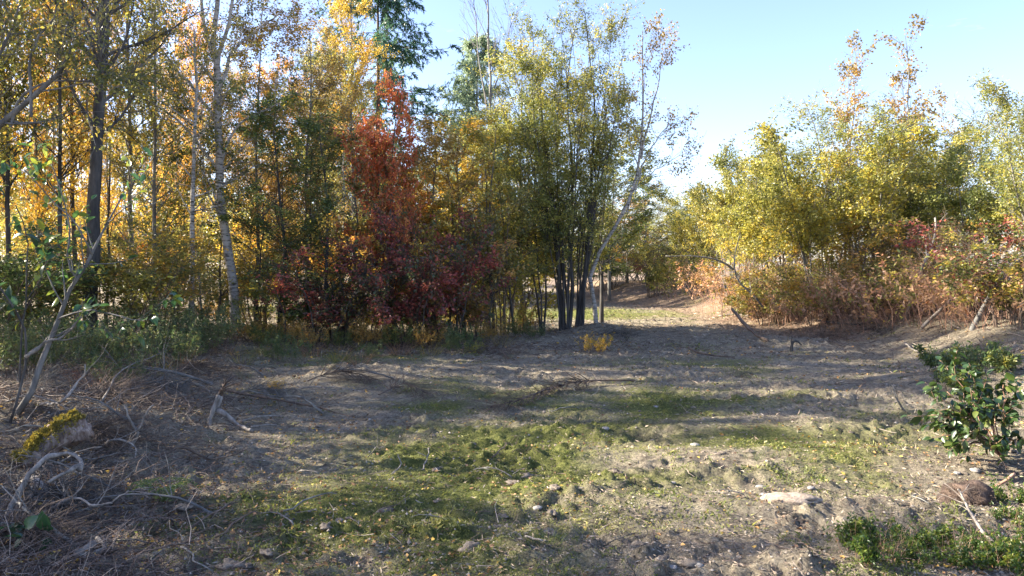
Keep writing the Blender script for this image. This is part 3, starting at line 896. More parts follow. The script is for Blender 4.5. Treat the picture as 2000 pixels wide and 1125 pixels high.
# dead top above the larch
def dead_tree(name, label, Y, base_px, stems, bark='grey', n1=14, L1=1.0):
    base = Vector(((base_px - CX) / F_PX * Y, Y, 0)); base.z = float(height(base.x, Y))
    k = 12
    P = np.zeros((len(stems), k, 3)); Rr = np.zeros((len(stems), k))
    for i, (pts, r0, r1) in enumerate(stems):
        P[i] = line3([tuple(at(p[0], p[1], Y) - base) for p in pts], k, 0.02)
        Rr[i] = np.linspace(r0, r1, k)
    b = Buf()
    tubes(b, P, Rr, 7)
    P1, R1 = grow(P, Rr, n1, 0.45, 0.98, L1, 0.55, 0.15, 0.6, 0.08, k=6, rf=0.5)
    R1 = np.clip(R1, 0.004, 0.05)
    tubes(b, P1, R1, 4)
    P2, R2 = grow(P1, R1, 5, 0.3, 1.0, L1 * 0.4, 0.6, 0.2, 0.4, 0.1, k=4, rf=0.6)
    tubes(b, P2, np.clip(R2, 0.003, 0.02), 3)
    r = obj(name, b.mesh(name, True), BM[bark], None, base)
    tag(r, label, 'tree')
dead_tree('dead_tree', 'bare dead tree top rising against the sky before the larch', 22.0, 965,
          [([(965, 610), (962, 420), (958, 250), (955, 120), (952, -20)], 0.07, 0.02),
           ([(958, 250), (940, 150), (930, 60), (925, -10)], 0.03, 0.010),
           ([(957, 200), (985, 110), (1000, 40)], 0.025, 0.008)], 'grey', 12, 0.9)

# ------------------------------------------------------------------ far end of the track
for px, Y, top, lf, T, s, lab in [
        (1190, 34, 320, 'green', Y1, 1.5, 'rounded dark green tree behind the clump'),
        (1262, 38, 345, 'bronze', Y0, 1.3, 'bronze tree at the end of the track'),
        (1225, 42, 400, 'orange', Y2, 1.3, 'orange tree low behind the leaning birch'),
        (1300, 44, 395, 'willow', Y2, 1.4, 'yellow-green tree right of the bronze tree at the track end'),
        (1335, 40, 385, 'lime', Y0, 1.4, 'yellow feathery tree where the track leaves view'),
        (1375, 36, 400, 'willow', Y1, 1.4, 'yellow-green tree left of the first right-hand bush'),
        (1120, 38, 400, 'green', Y0, 1.4, 'green tree seen through the stems of the clump'),
        (1050, 37, 380, 'gold', Y2, 1.4, 'gold tree seen left through the stems of the clump'),
        (1335, 50, 410, 'willow', Y1, 1.6, 'faint yellow-green tree farthest over the track bend'),
        (1265, 54, 405, 'wood_mix', Y2, 1.6, 'mottled tree farthest behind the bronze tree'),
        (1170, 52, 400, 'lime', Y0, 1.6, 'lime tree farthest behind the rounded dark green tree'),
        (1310, 42, 480, 'lime', S0, 1.8, 'lime low bush where the track bends away'),
        (1355, 38, 470, 'wood_mix', S1, 1.8, 'mottled low bush at the right of the track bend'),
        (1240, 50, 455, 'green', S1, 2.6, 'dark green bush closing the track end in the middle'),
        (1190, 41, 505, 'green', S0, 1.7, 'dark low bush behind the leaning birch'),
        (1150, 45, 470, 'green', S0, 2.0, 'dark bush closing the end of the track'),
        (1215, 47, 480, 'green', S1, 2.0, 'dark low bush at the left of the track end'),
        (1265, 45, 500, 'maroon', S0, 1.6, 'dark brown bush at the right of the track end')]:
    if T in (S0, S1):
        wood_thing(T, px, Y, top, lab, lf, 'dark', 'bush', 'bush', 'bushes closing the far end of the track', wid=s)
    else:
        wood_thing(T, px, Y, top, lab, lf, 'grey', 'background_tree', 'tree', 'trees at the far end of the track', wid=s)

# ------------------------------------------------------------------ bushes and trees on the right-hand bank
T_will = [Tree('bank_willow_a', 501, H=6.4, r0=0.045, stems=13, base_spread=0.8, fan=0.30, n1=18, L1=1.05, n2=8, L2=0.42, leaves_n=36000, size=0.062, t0=0.25, ang1=0.6, width=0.42),
          Tree('bank_willow_b', 502, H=4.6, r0=0.035, stems=12, base_spread=0.7, fan=0.36, n1=14, L1=0.85, n2=7, L2=0.38, leaves_n=21000, size=0.075, t0=0.36, ang1=0.7, width=0.6)]
T_asp = Tree('aspen', 503, H=7.5, r0=0.045, stems=3, base_spread=0.3, fan=0.10, n1=26, L1=1.0, n2=5, L2=0.34, leaves_n=3300, size=0.066, t0=0.3, ang1=0.6, width=0.85, droop=0.6, gap=0.1)
T_H[T_will[0]] = 6.5; T_H[T_will[1]] = 4.7; T_H[T_asp] = 7.6
W0, W1 = T_will
for px, Y, top, lf, T, wid, nm, cat, lab in [
        (1695, 20.5, 185, 'willow', W0, 1.45, 'willow_bush', 'bush', 'biggest rounded yellow-green willow on the right bank'),
        (1800, 21.5, 215, 'willow', W0, 1.35, 'willow_bush', 'bush', 'grey-green willow at the right shoulder of the biggest willow'),
        (1610, 20.0, 270, 'lime', W1, 1.2, 'willow_bush', 'bush', 'yellow bush at the left shoulder of the biggest willow'),
        (1540, 23.0, 300, 'willow', W1, 1.0, 'willow_bush', 'bush', 'green-topped bush between the small pointed bush and the biggest willow'),
        (1425, 26.0, 285, 'olive', W1, 0.85, 'willow_bush', 'bush', 'pointed green-topped bush nearest the track'),
        (1475, 23.5, 335, 'lime', W1, 0.95, 'willow_bush', 'bush', 'lime-yellow bush before the pointed green bush'),
        (1385, 31.0, 370, 'lime', W1, 1.0, 'willow_bush', 'bush', 'yellow bush leaning over the track bend'),
        (1890, 18.5, 290, 'willow', W1, 1.0, 'willow_bush', 'bush', 'loose willow bush between the biggest willow and the right edge'),
        (1645, 22.0, 85, 'bronze', T_asp, 1.0, 'aspen_tree', 'tree', 'left one of the two sparse aspens rising above the biggest willow'),
        (1790, 21.0, 68, 'bronze', T_asp, 1.15, 'aspen_tree', 'tree', 'right one of the two sparse aspens rising above the biggest willow'),
        (1860, 23.0, 200, 'bronze', T_asp, 1.0, 'aspen_tree', 'tree', 'low sparse aspen right of the biggest willow'),
        (2115, 13.5, 40, 'willow', W0, 0.95, 'willow_bush', 'bush', 'tall willow half outside the right edge'),
        ]:
    wood_thing(T, px, Y, top, lab, lf, 'grey', nm, cat, 'bushes and trees of the right bank', wid=wid)
for px, Y, top, lf, lab in [
        (1660, 19.0, 430, 'wood_mix', 'mottled dogwood low before the biggest willow'),
        (1745, 18.6, 430, 'bronze', 'dogwood with dusky red leaves before the biggest willow'),
        (1830, 17.6, 430, 'bronze', 'bronze dogwood left of the arching poles'),
        (1940, 14.0, 420, 'maroon', 'tall dusky red dogwood near the right edge'),
        (2010, 12.5, 430, 'olive', 'olive bush at the right edge of the bank'),
        (1560, 20.5, 440, 'lime', 'lime dogwood above the reddish stalks'),
        (1470, 22.5, 470, 'lime', 'lime shrub low left of the reddish stalks'),
        (1375, 29.0, 470, 'lime', 'lime shrub at the inner bend of the track'),
        (1312, 36.0, 485, 'lime', 'light green shrub hanging over the track edge'),
        (1275, 33.0, 472, 'lime', 'light green shrub nearest the leaning birch, over the track edge'),
        (1620, 18.4, 505, 'wood_mix', 'low mottled dogwood among the reddish stalks under the biggest willow'),
        (1700, 17.6, 515, 'bronze', 'low bronze dogwood right of the dark twig tangle'),
        (1785, 16.6, 500, 'lime', 'low lime dogwood at the pale curved pole'),
        (1520, 20.0, 515, 'olive', 'low olive dogwood at the foot of the drooping grey bough'),
        (1870, 15.4, 500, 'wood_mix', 'low mottled dogwood behind the thickest arching pole'),
        (1440, 22.0, 520, 'bronze', 'low bronze dogwood behind the dark leaning stick')]:
    wood_thing(T_mar, px, Y, top, lab, lf, 'brown', 'dogwood_bush', 'bush', 'dogwoods along the right bank')
# land behind the right bank: a distant hedge
for k, px in enumerate([1480, 1580, 1690, 1800, 1900, 2010, 2120, 1410]):
    wood_thing(T_young[k % 3], px, 46 + 3 * math.sin(k * 2.1), [370, 390, 380, 400, 385, 395, 390, 385][k],
               'far pale tree glimpsed through the bank bushes, number of its row from the track: %s' % ['second', 'third', 'fourth', 'fifth', 'sixth', 'seventh', 'eighth', 'first'][k],
               ['willow', 'lime', 'bronze'][k % 3], 'grey', 'background_tree', 'tree', 'far trees behind the right bank', wid=1.4)

ORD = ['first', 'second', 'third', 'fourth', 'fifth', 'sixth', 'seventh', 'eighth', 'ninth', 'tenth', 'eleventh', 'twelfth', 'thirteenth', 'fourteenth', 'fifteenth', 'sixteenth',
       'seventeenth', 'eighteenth', 'nineteenth', 'twentieth', 'twenty-first', 'twenty-second', 'twenty-third', 'twenty-fourth', 'twenty-fifth', 'twenty-sixth', 'twenty-seventh', 'twenty-eighth', 'twenty-ninth', 'thirtieth', 'thirty-first']
def rank(lst, k):
    return ORD[sorted(range(len(lst)), key=lambda i: (lst[i][0], lst[i][1])).index(k)]

# ------------------------------------------------------------------ dry stalks, weeds
def weed_kind(name, seed, H, n, spread, fan, leaf_n, size, width, r=0.004, wob=0.06, arch=0.0, side=6):
    b, c = Buf(), Buf()
    k = 6
    a = rng.random(n) * 6.283
    rad = spread * np.sqrt(rng.random(n))
    P = np.zeros((n, k, 3))
    P[:, 0, 0] = np.cos(a) * rad; P[:, 0, 1] = np.sin(a) * rad; P[:, 0, 2] = -0.05
    d = nrm(np.stack([np.cos(a) * fan * rng.random(n), np.sin(a) * fan * rng.random(n), np.ones(n)], 1) + rng.normal(size=(n, 3)) * [0.12, 0.12, 0])
    L = H * (0.5 + 0.5 * rng.random(n))
    for j in range(1, k):
        d = nrm(d + rng.normal(size=(n, 3)) * wob + np.stack([np.cos(a) * arch, np.sin(a) * arch, -np.abs(arch) * np.ones(n) * 0.6], 1) * j / k)
        P[:, j] = P[:, j - 1] + d * (L / (k - 1))[:, None]
    Rr = np.outer(r * (0.7 + 0.6 * rng.random(n)), np.linspace(1, 0.35, k))
    tn = np.clip(0.5 + 0.25 * rng.normal(size=n), 0, 1)
    tubes(b, P, Rr, 3, tn)
    if side:
        P1, R1 = grow(P, Rr, side, 0.35, 1.0, H * 0.16, 0.7, 0.2, 0.2, 0.15, k=3, rf=0.6)
        tubes(b, P1, R1, 3)
        if leaf_n: leaf_cloud(c, P1, leaf_n, size, seed, 0.3, 0.0, 0.01, 0.0, 0.5, 0.25, width)
    elif leaf_n:
        leaf_cloud(c, P, leaf_n, size, seed, 0.3, 0.15, 0.01, 0.0, 0.5, 0.25, width)
    return b.mesh(name + '_stems', True), (c.mesh(name + '_leaves') if leaf_n else None)

K_stalk = [weed_kind('dry_stalks_a', 601, 1.30, 42, 0.75, 0.45, 520, 0.06, 0.45, 0.004, 0.13, 0.15), weed_kind('dry_stalks_b', 602, 1.1, 40, 0.7, 0.9, 480, 0.06, 0.45, 0.0036, 0.16, 0.3)]
K_weed = [weed_kind('weeds_a', 603, 0.95, 34, 0.40, 0.3, 1900, 0.06, 0.22, 0.0028), weed_kind('weeds_b', 604, 0.75, 30, 0.36, 0.4, 1500, 0.055, 0.30, 0.0026)]
K_tuft = [weed_kind('grass_tuft', 605, 0.42, 70, 0.12, 0.7, 0, 0, 0, 0.0016, 0.05, 0.22, 0)]
K_herb = [weed_kind('herb_a', 606, 0.34, 30, 0.16, 0.5, 1500, 0.034, 0.42, 0.0018, 0.08, 0.0, 7), weed_kind('herb_b', 607, 0.28, 24, 0.14, 0.6, 1100, 0.03, 0.5, 0.0018, 0.08, 0.0, 7)]

def weed(kind, name, px, py, label, cat, group, stem_m, leaf_m, sc=1.0, pos=None, stem_name='stems'):
    p = pos if pos is not None else gp(px, py)
    r = empty(name, (p[0], p[1], p[2] - 0.02), rng.random() * 6.28, sc)
    tag(r, label, cat, group)
    obj(stem_name, kind[0], stem_m, r)
    if kind[1] is not None: obj('foliage', kind[1], leaf_m, r)
    return r

# reddish dry stalks along the right bank
def gnd(x, y): return (x, y, float(height(x, y)))
L_st = [(1300, 36), (1345, 33), (1385, 29), (1335, 30), (1430, 25.5), (1470, 23), (1505, 21.5), (1545, 19.8), (1585, 20.4), (1620, 18.8), (1655, 19.2), (1690, 17.6),
                             (1725, 18.0), (1762, 16.6), (1800, 17.2), (1842, 15.8), (1885, 15.0), (1925, 14.2), (1965, 13.2), (2010, 12.4), (1560, 19.4), (1500, 20.6), (1440, 23.5), (1640, 17.2), (1720, 16.2), (1810, 15.0), (1900, 13.6)]
for k, (px, Y) in enumerate(L_st):
    x = (px - CX) / F_PX * Y
    weed(K_stalk[k % 2], 'dry_stalks', 0, 0, 'thicket of reddish dry stalks under the right bank bushes, %s from the track' % rank(L_st, k), 'dry weeds', 'dry stalk clumps on the right bank',
         BM['reddish'], LM['tan'] if k % 3 else LM['willow'], (1.1 if k < 20 else 1.3) + 0.5 * rng.random(), gnd(x, Y))
# grey-green weeds under the wood, left
L_wd = [(20, 9.4), (85, 10.0), (150, 9.6), (215, 10.4), (275, 10.0), (335, 10.8), (120, 11.4), (190, 12.0), (260, 12.2), (330, 12.6), (395, 12.2), (-40, 10.6), (50, 11.8), (430, 13.6), (370, 13.8)]
for k, (px, Y) in enumerate(L_wd):
    x = (px - CX) / F_PX * Y
    weed(K_weed[k % 2], 'weed_clump', 0, 0, 'clump of grey-green feathery weeds under the wood, %s from the left edge' % rank(L_wd, k), 'weeds', 'grey-green weeds under the wood',
         BM['brown'], LM['weed'], 0.85 + 0.35 * rng.random(), gnd(x, Y))
L_ug = [(480, 14.6), (530, 14.0), (600, 13.8), (660, 14.0), (720, 14.2), (780, 14.4), (840, 14.3), (900, 14.7), (960, 15.2), (1010, 16.0), (560, 14.6), (690, 14.8), (600, 17.5), (650, 18.2), (700, 17.6), (750, 18.4), (800, 17.8), (850, 18.5), (900, 18.3), (950, 18.8), (1000, 18.0), (1040, 18.6), (540, 17.8), (480, 17.4), (430, 17.8), (820, 15.6), (770, 16.0), (670, 15.8)]
for k, (px, Y) in enumerate(L_ug):
    x = (px - CX) / F_PX * Y
    weed(K_weed[k % 2], 'undergrowth_clump', 0, 0, 'dim undergrowth %s the maroon bushes, %s from the white birch' % ('before' if Y < 16.5 else 'behind', rank(L_ug, k)), 'weeds', 'low undergrowth at the wood edge',
         BM['brown'], [LM['bronze'], LM['green'], LM['lime']][k % 3 if k > 11 else k % 2], (0.6 if k < 12 else 1.0) + 0.25 * rng.random(), gnd(x, Y))
L_gr = [(380, 11.8), (440, 12.2), (500, 12.6), (560, 12.2), (610, 12.8), (660, 12.4), (720, 12.9), (780, 13.3), (840, 13.2), (900, 13.8), (350, 10.6), (300, 9.8), (240, 9.0), (170, 8.8), (980, 14.6), (1050, 15.8), (700, 11.6), (470, 11.4)]
for k, (px, Y) in enumerate(L_gr):
    x = (px - CX) / F_PX * Y
    weed(K_tuft[0] if k % 3 else K_weed[1], 'grass_clump', 0, 0, 'long mixed grass clump before the wood, %s from the left edge' % rank(L_gr, k), 'grass clump', 'grass clumps before the wood',
         [LM['weed'], LM['tan'], LM['lime']][k % 3], LM['weed'], (0.9 if k % 3 else 0.45) + 0.4 * rng.random(), gnd(x, Y), 'blades')
weed(K_weed[0], 'leafy_sprig', 510, 668, 'small sunlit yellow-green sprig with a reddish leaf before the white birch', 'plant', None, BM['brown'], LM['lime'], 0.6)
weed(K_weed[1], 'leafy_sprig', 1160, 690, 'yellow-brown sprig at the foot of the leaning birch', 'plant', None, BM['brown'], LM['gold'], 0.6)
weed(K_weed[1], 'leafy_sprig', 925, 690, 'pale seedling on the soil before the bronze bush', 'plant', None, BM['brown'], LM['lime'], 0.42)
weed(K_weed[0], 'leafy_sprig', 540, 765, 'yellow seedling beside the brush heap', 'plant', None, BM['brown'], LM['gold'], 0.25)
# low green herbs lower right, and a dark one on the mound
hl = [(1700, 1110), (1745, 1085), (1715, 1050), (1775, 1115), (1850, 1110), (1920, 1060), (1935, 1090), (1975, 1030), (1985, 1110), (1985, 985), (2020, 1060), (1955, 1125), (1880, 1075)]
for k, (px, py) in enumerate(hl):
    lab = 'bright green bushy herb %s, %s from the left' % ('left of the twiggy branch' if px < 1800 else 'in the lower right corner', rank(hl, k))
    weed(K_herb[k % 2], 'green_herb', px, py, lab, 'herb', 'herbs left of the corner twigs' if px < 1800 else 'herbs in the lower right corner', BM['reddish'], LM['herb'], 0.55 + 0.3 * rng.random())
for k, (px, py) in enumerate([(1850, 720), (1890, 715), (1930, 725), (1870, 750)]):
    weed(K_herb[k % 2], 'dark_herb', px, py, 'dark leafy plant on the mound above the glossy shrub, %s' % ['leftmost', 'middle one at the back', 'rightmost', 'lowest one in front'][k], 'herb', 'dark plants on the right mound', BM['dark'], LM['green'], 1.2 + 0.3 * rng.random())
grass_stem = leaf_mat('grass_blades', PAL['herb'], 0.3, 0.5)
for px, py, s, lab in [(1070, 1065, 0.55, 'upright bright green grass tuft low in the middle foreground'), (420, 865, 0.45, 'small grass tuft below the broken white sticks'),
                       (575, 925, 0.4, 'small single grass tuft on the dark soil, middle left'), (1470, 905, 0.42, 'pale grass tuft left of the clay lump'), (480, 740, 0.55, 'sunlit grass tuft at the top of the brush'),
                       (1500, 900, 0.38, 'twin of the pale grass tuft, its right one'), (640, 720, 0.6, 'straw-coloured tuft behind the brush heap'), (20, 700, 0.8, 'grass tuft at the left edge behind the sapling'),
                       (330, 720, 0.9, 'long grass tuft under the weeds, left of the brush')]:
    weed(K_tuft[0], 'grass_tuft', px, py, lab, 'grass tuft', 'grass tufts', grass_stem, None, s, stem_name='blades')

# ------------------------------------------------------------------ sticks, logs, branches
def stick(name, label, parts, bark, group=None, cat='stick', sides=7, twigs=0, twig_len=0.3, seat=None, wob=0.004):
    """parts: [(points, r0, r1)] in world space; the first point is the thing's base"""
    base = Vector(parts[0][0][0])
    b = Buf()
    for pts, r0, r1 in parts:
        L = sum((Vector(pts[i + 1]) - Vector(pts[i])).length for i in range(len(pts) - 1))
        k = max(5, min(16, int(L / 0.05) + 2))
        P = line3([tuple(Vector(p) - base) for p in pts], k, wob)[None]
        rr = np.linspace(r0, r1, k)[None] * (1 + 0.16 * rng.normal(size=(1, k)))
        tubes(b, P, rr, sides, cap=True)
        if twigs:
            P1, R1 = grow(P, rr, twigs, 0.2, 1.0, twig_len, 0.7, 0.25, 0.1, 0.12, k=5, rf=0.5)
            tubes(b, P1, np.clip(R1, 0.0015, 1), 4)
            P2, R2 = grow(P1, np.clip(R1, 0.0015, 1), 3, 0.2, 1.0, twig_len * 0.5, 0.7, 0.25, 0.0, 0.12, k=4, rf=0.6)
            tubes(b, P2, np.clip(R2, 0.0012, 1), 3)
    o = obj(name, b.mesh(name, True), BM[bark], None, base)
    if name in ('brush_heap', 'brushwood'): o.scale[2] = 0.5
    tag(o, label, cat, group)
    return o

def on(px, py, up=0.0):
    p = gp(px, py); return (p.x, p.y, p.z + up)
def lift(px, py, ref):
    """point above the ground at the depth of the ground place seen at ref"""
    return tuple(at(px, py, gp(*ref).y))
def atY(px, py, Y): return tuple(at(px, py, Y))

# curved bleached branch, left
Yc = gp(15, 1010).y
stick('bleached_branch', 'thick bleached branch arching like a hook at the lower left edge',
      [([on(12, 1018, 0.0), atY(30, 975, Yc + 0.05), atY(62, 920, Yc + 0.15), atY(100, 890, Yc + 0.25), atY(135, 884, Yc + 0.3), atY(160, 900, Yc + 0.3), atY(156, 918, Yc + 0.22)], 0.021, 0.015),
       ([atY(156, 910, Yc + 0.25), atY(130, 922, Yc + 0.15), atY(95, 942, Yc + 0.05)], 0.014, 0.008)], 'dead', cat='branch', sides=10)
stick('bark_chunk', 'short bleached bark chunk lying under the hooked branch',
      [([on(38, 945, 0.03), on(68, 955, 0.05), on(94, 968, 0.03)], 0.025, 0.02)], 'dead', cat='wood chunk', sides=8)
# forked stick
Yf = gp(252, 885).y
stick('forked_stick', 'pale forked stick standing in a Y left of the broken sticks',
      [([on(252, 888), atY(258, 868, Yf), atY(268, 848, Yf), atY(264, 835, Yf)], 0.016, 0.013),
       ([atY(266, 842, Yf), atY(256, 822, Yf), atY(250, 806, Yf), atY(241, 790, Yf)], 0.010, 0.005),
       ([atY(267, 842, Yf), atY(278, 826, Yf), atY(283, 808, Yf), atY(300, 791, Yf)], 0.011, 0.005)], 'dead', sides=8)
# broken white sticks
Yb = gp(412, 830).y
stick('broken_stick', 'pale upright broken stick, left one of the leaning pair', [([on(409, 832), atY(415, 805, Yb), atY(427, 771, Yb + .05)], 0.024, 0.020)], 'dead', sides=8)
stick('broken_stick', 'pale broken stick bent at the top, right one of the leaning pair',
      [([atY(432, 774, Yb + 0.1), atY(424, 800, Yb + 0.03)], 0.02, 0.02), ([atY(424, 800, Yb + 0.03), atY(445, 812, Yb), atY(466, 830, Yb - .02), on(492, 846, 0.02)], 0.023, 0.018)], 'dead', sides=8)
stick('fallen_stick', 'thin pale stick lying right of the broken pair', [([on(470, 832, 0.05), on(510, 828, 0.06), on(550, 823, 0.05)], 0.011, 0.006)], 'dead', sides=6)
stick('fallen_stick', 'short chalky stick lying below the broken pair', [([on(490, 842, 0.04), on(520, 841, 0.05), on(540, 838, 0.04)], 0.014, 0.010)], 'dead', sides=6)
stick('fallen_branch', 'long dark fallen branch behind the broken sticks', [([on(415, 760, 0.08), on(350, 755, 0.14), on(290, 750, 0.2), on(220, 742, 0.15)], 0.028, 0.010)], 'slate', cat='branch', twigs=7, twig_len=0.5)
stick('fallen_branch', 'slender fallen branch running right from the broken sticks', [([on(440, 778, 0.10), on(520, 790, 0.08), on(600, 800, 0.06), on(690, 820, 0.03)], 0.018, 0.006)], 'brown', cat='branch', twigs=8, twig_len=0.35)
stick('fallen_branch', 'dark jagged root snag standing above the broken sticks', [([on(428, 778), atY(440, 750, Yb + .3), atY(458, 735, Yb + .3)], 0.035, 0.01), ([on(430, 776), atY(434, 760, Yb + .3), atY(480, 742, Yb + .2)], 0.022, 0.006)], 'brown', cat='snag', twigs=6, twig_len=0.2)
stick('fallen_branch', 'slanting pale branch below the long dark branch', [([on(200, 800, 0.08), on(240, 765, 0.25), on(300, 735, 0.25), on(340, 705, 0.2)], 0.010, 0.004)], 'dead', cat='branch', twigs=4, twig_len=0.25)
stick('fallen_branch', 'crooked pale branch ending in a knob above the mossy log', [([on(80, 800, 0.05), atY(120, 785, Yf), atY(150, 750, Yf + .2), atY(168, 730, Yf + .2), atY(166, 712, Yf + .2)], 0.014, 0.009)], 'dead', cat='branch', twigs=3, twig_len=0.3)
# dark brushwood on the clearing
stick('brushwood', 'long dark brushwood branch lying in mid clearing', [([on(1240, 752, 0.05), on(1150, 757, 0.12), on(1080, 770, 0.10), on(1010, 795, 0.06), on(960, 803, 0.03)], 0.022, 0.010)], 'brown', cat='branch', twigs=110, twig_len=0.34)
stick('brushwood', 'dark brush pile left of the mid clearing', [([on(740, 780, 0.05), on(790, 768, 0.18), on(830, 776, 0.05)], 0.014, 0.006)], 'brown', cat='branch', twigs=60, twig_len=0.38)
stick('brushwood', 'tangle of dark twigs at the wood edge behind the brush pile', [([on(600, 752, 0.05), on(660, 740, 0.22), on(720, 745, 0.1)], 0.016, 0.008)], 'brown', cat='branch', twigs=70, twig_len=0.45)
for px, py, tw, tl, bk, lab in [
        (60, 760, 70, 0.55, 'grey', 'grey brush heap at the foot of the grey sapling'),
        (210, 780, 60, 0.50, 'brown', 'brown brush heap between the grey sapling and the forked stick'),
        (300, 760, 50, 0.50, 'slate', 'grey brush heap behind the forked stick'),
        (180, 860, 60, 0.42, 'brown', 'brown twig heap right of the mossy log'),
        (90, 985, 60, 0.38, 'dark', 'dark twig heap right of the hooked branch foot'),
        (380, 725, 50, 0.55, 'brown', 'brown brush heap above the long dark fallen branch'),
        (30, 1060, 45, 0.33, 'brown', 'brown twig heap in the bottom left corner'),
        (500, 770, 50, 0.45, 'slate', 'grey brush heap right of the broken sticks'),
        (960, 690, 40, 0.6, 'brown', 'brown twigs piled at the wood edge left of the clump'),
        (1195, 655, 60, 0.55, 'dark', 'dark root-and-twig pile at the foot of the leaning birch'),
        (1610, 665, 45, 0.6, 'brown', 'brown twig tangle in the shaded side of the bank'),
        (1700, 645, 50, 0.6, 'dark', 'dark twig tangle on the bank before the pale curved pole'),
        (1940, 690, 50, 0.5, 'brown', 'brown brush above the glossy shrub')]:
    stick('brush_heap', lab, [([on(px - 45, py + 4, 0.03), on(px, py, 0.12), on(px + 45, py + 2, 0.04)], 0.010, 0.006), ([on(px - 20, py - 12, 0.03), on(px + 15, py + 6, 0.14), on(px + 30, py + 14, 0.02)], 0.009, 0.005)],
          bk, 'brush heaps', 'brush heap', twigs=tw, twig_len=tl)
# right bank debris
Yr = gp(1490, 668).y
stick('leaning_stick', 'dark dead stick leaning up to the left on the right side of the track', [([on(1500, 672), atY(1475, 652, Yr + .3), atY(1450, 628, Yr + .6), atY(1430, 603, Yr + .9)], 0.035, 0.028)], 'brown', sides=8)
Yq = gp(1548, 690).y
stick('arched_root', 'small dark arched root standing in the shaded clearing', [([on(1547, 690), atY(1546, 672, Yq), atY(1555, 665, Yq), atY(1566, 674, Yq)], 0.03, 0.014), ([atY(1546, 672, Yq), atY(1546, 655, Yq)], 0.014, 0.008)], 'dark', cat='root', sides=7)
stick('fallen_branch', 'curved pale branch lying in the shaded middle of the clearing', [([on(1345, 684, 0.05), on(1365, 697, 0.05), on(1400, 702, 0.05), on(1435, 700, 0.03)], 0.02, 0.012)], 'brown', cat='branch', sides=6, twigs=3, twig_len=0.3)
stick('fallen_stick', 'bleached stick on the sunlit bank behind the leaning stick', [([on(1405, 622, 0.06), on(1440, 620, 0.1), on(1475, 623, 0.06)], 0.03, 0.02)], 'dead', sides=6)
stick('fallen_branch', 'dark branch along the top of the bank', [([on(1590, 633, 0.1), on(1630, 636, 0.1), on(1680, 640, 0.06)], 0.028, 0.012)], 'dark', cat='branch', twigs=6, twig_len=0.4)
stick('fallen_stick', 'pale forked stick lying on the mound left of the glossy shrub', [([on(1768, 676, 0.05), on(1782, 690, 0.06), on(1795, 694, 0.06)], 0.02, 0.012)], 'dead', sides=6)
# arching poles on the right
def arch(label, Y, pts, r0, r1, bark, twigs=6, tl=0.5):
    stick('arching_pole', label, [([atY(a, b, Y) for a, b in pts], r0, r1)], bark, 'arching poles of the right bank', 'sapling', 7, twigs, tl)
arch('pale curved pole rising from the stalks before the biggest willow', 16.0, [(1762, 650), (1778, 590), (1790, 545), (1812, 500), (1828, 450), (1826, 425)], 0.05, 0.018, 'dead')
arch('pale pole slanting up to the right across the reddish stalks', 14.5, [(1800, 640), (1870, 575), (1920, 540), (1948, 508), (1955, 480)], 0.035, 0.014, 'dead')
arch('dark pole arching up to the right edge, thickest of the poles', 13.0, [(1878, 690), (1905, 630), (1935, 575), (1975, 520), (2030, 480), (2090, 450)], 0.05, 0.03, 'slate', 8)
arch('dark pole close beside the thickest arching pole', 13.4, [(1895, 690), (1925, 610), (1960, 560), (2005, 500), (2050, 430)], 0.035, 0.02, 'slate', 8)
arch('grey bough drooping to the left from the yellow bushes', 21.5, [(1480, 600), (1455, 560), (1425, 520), (1375, 502), (1300, 500)], 0.045, 0.012, 'grey')
arch('thin grey pole crossing low before the yellow bushes', 19.5, [(1490, 600), (1470, 575), (1440, 545), (1435, 500), (1445, 460)], 0.03, 0.012, 'grey')

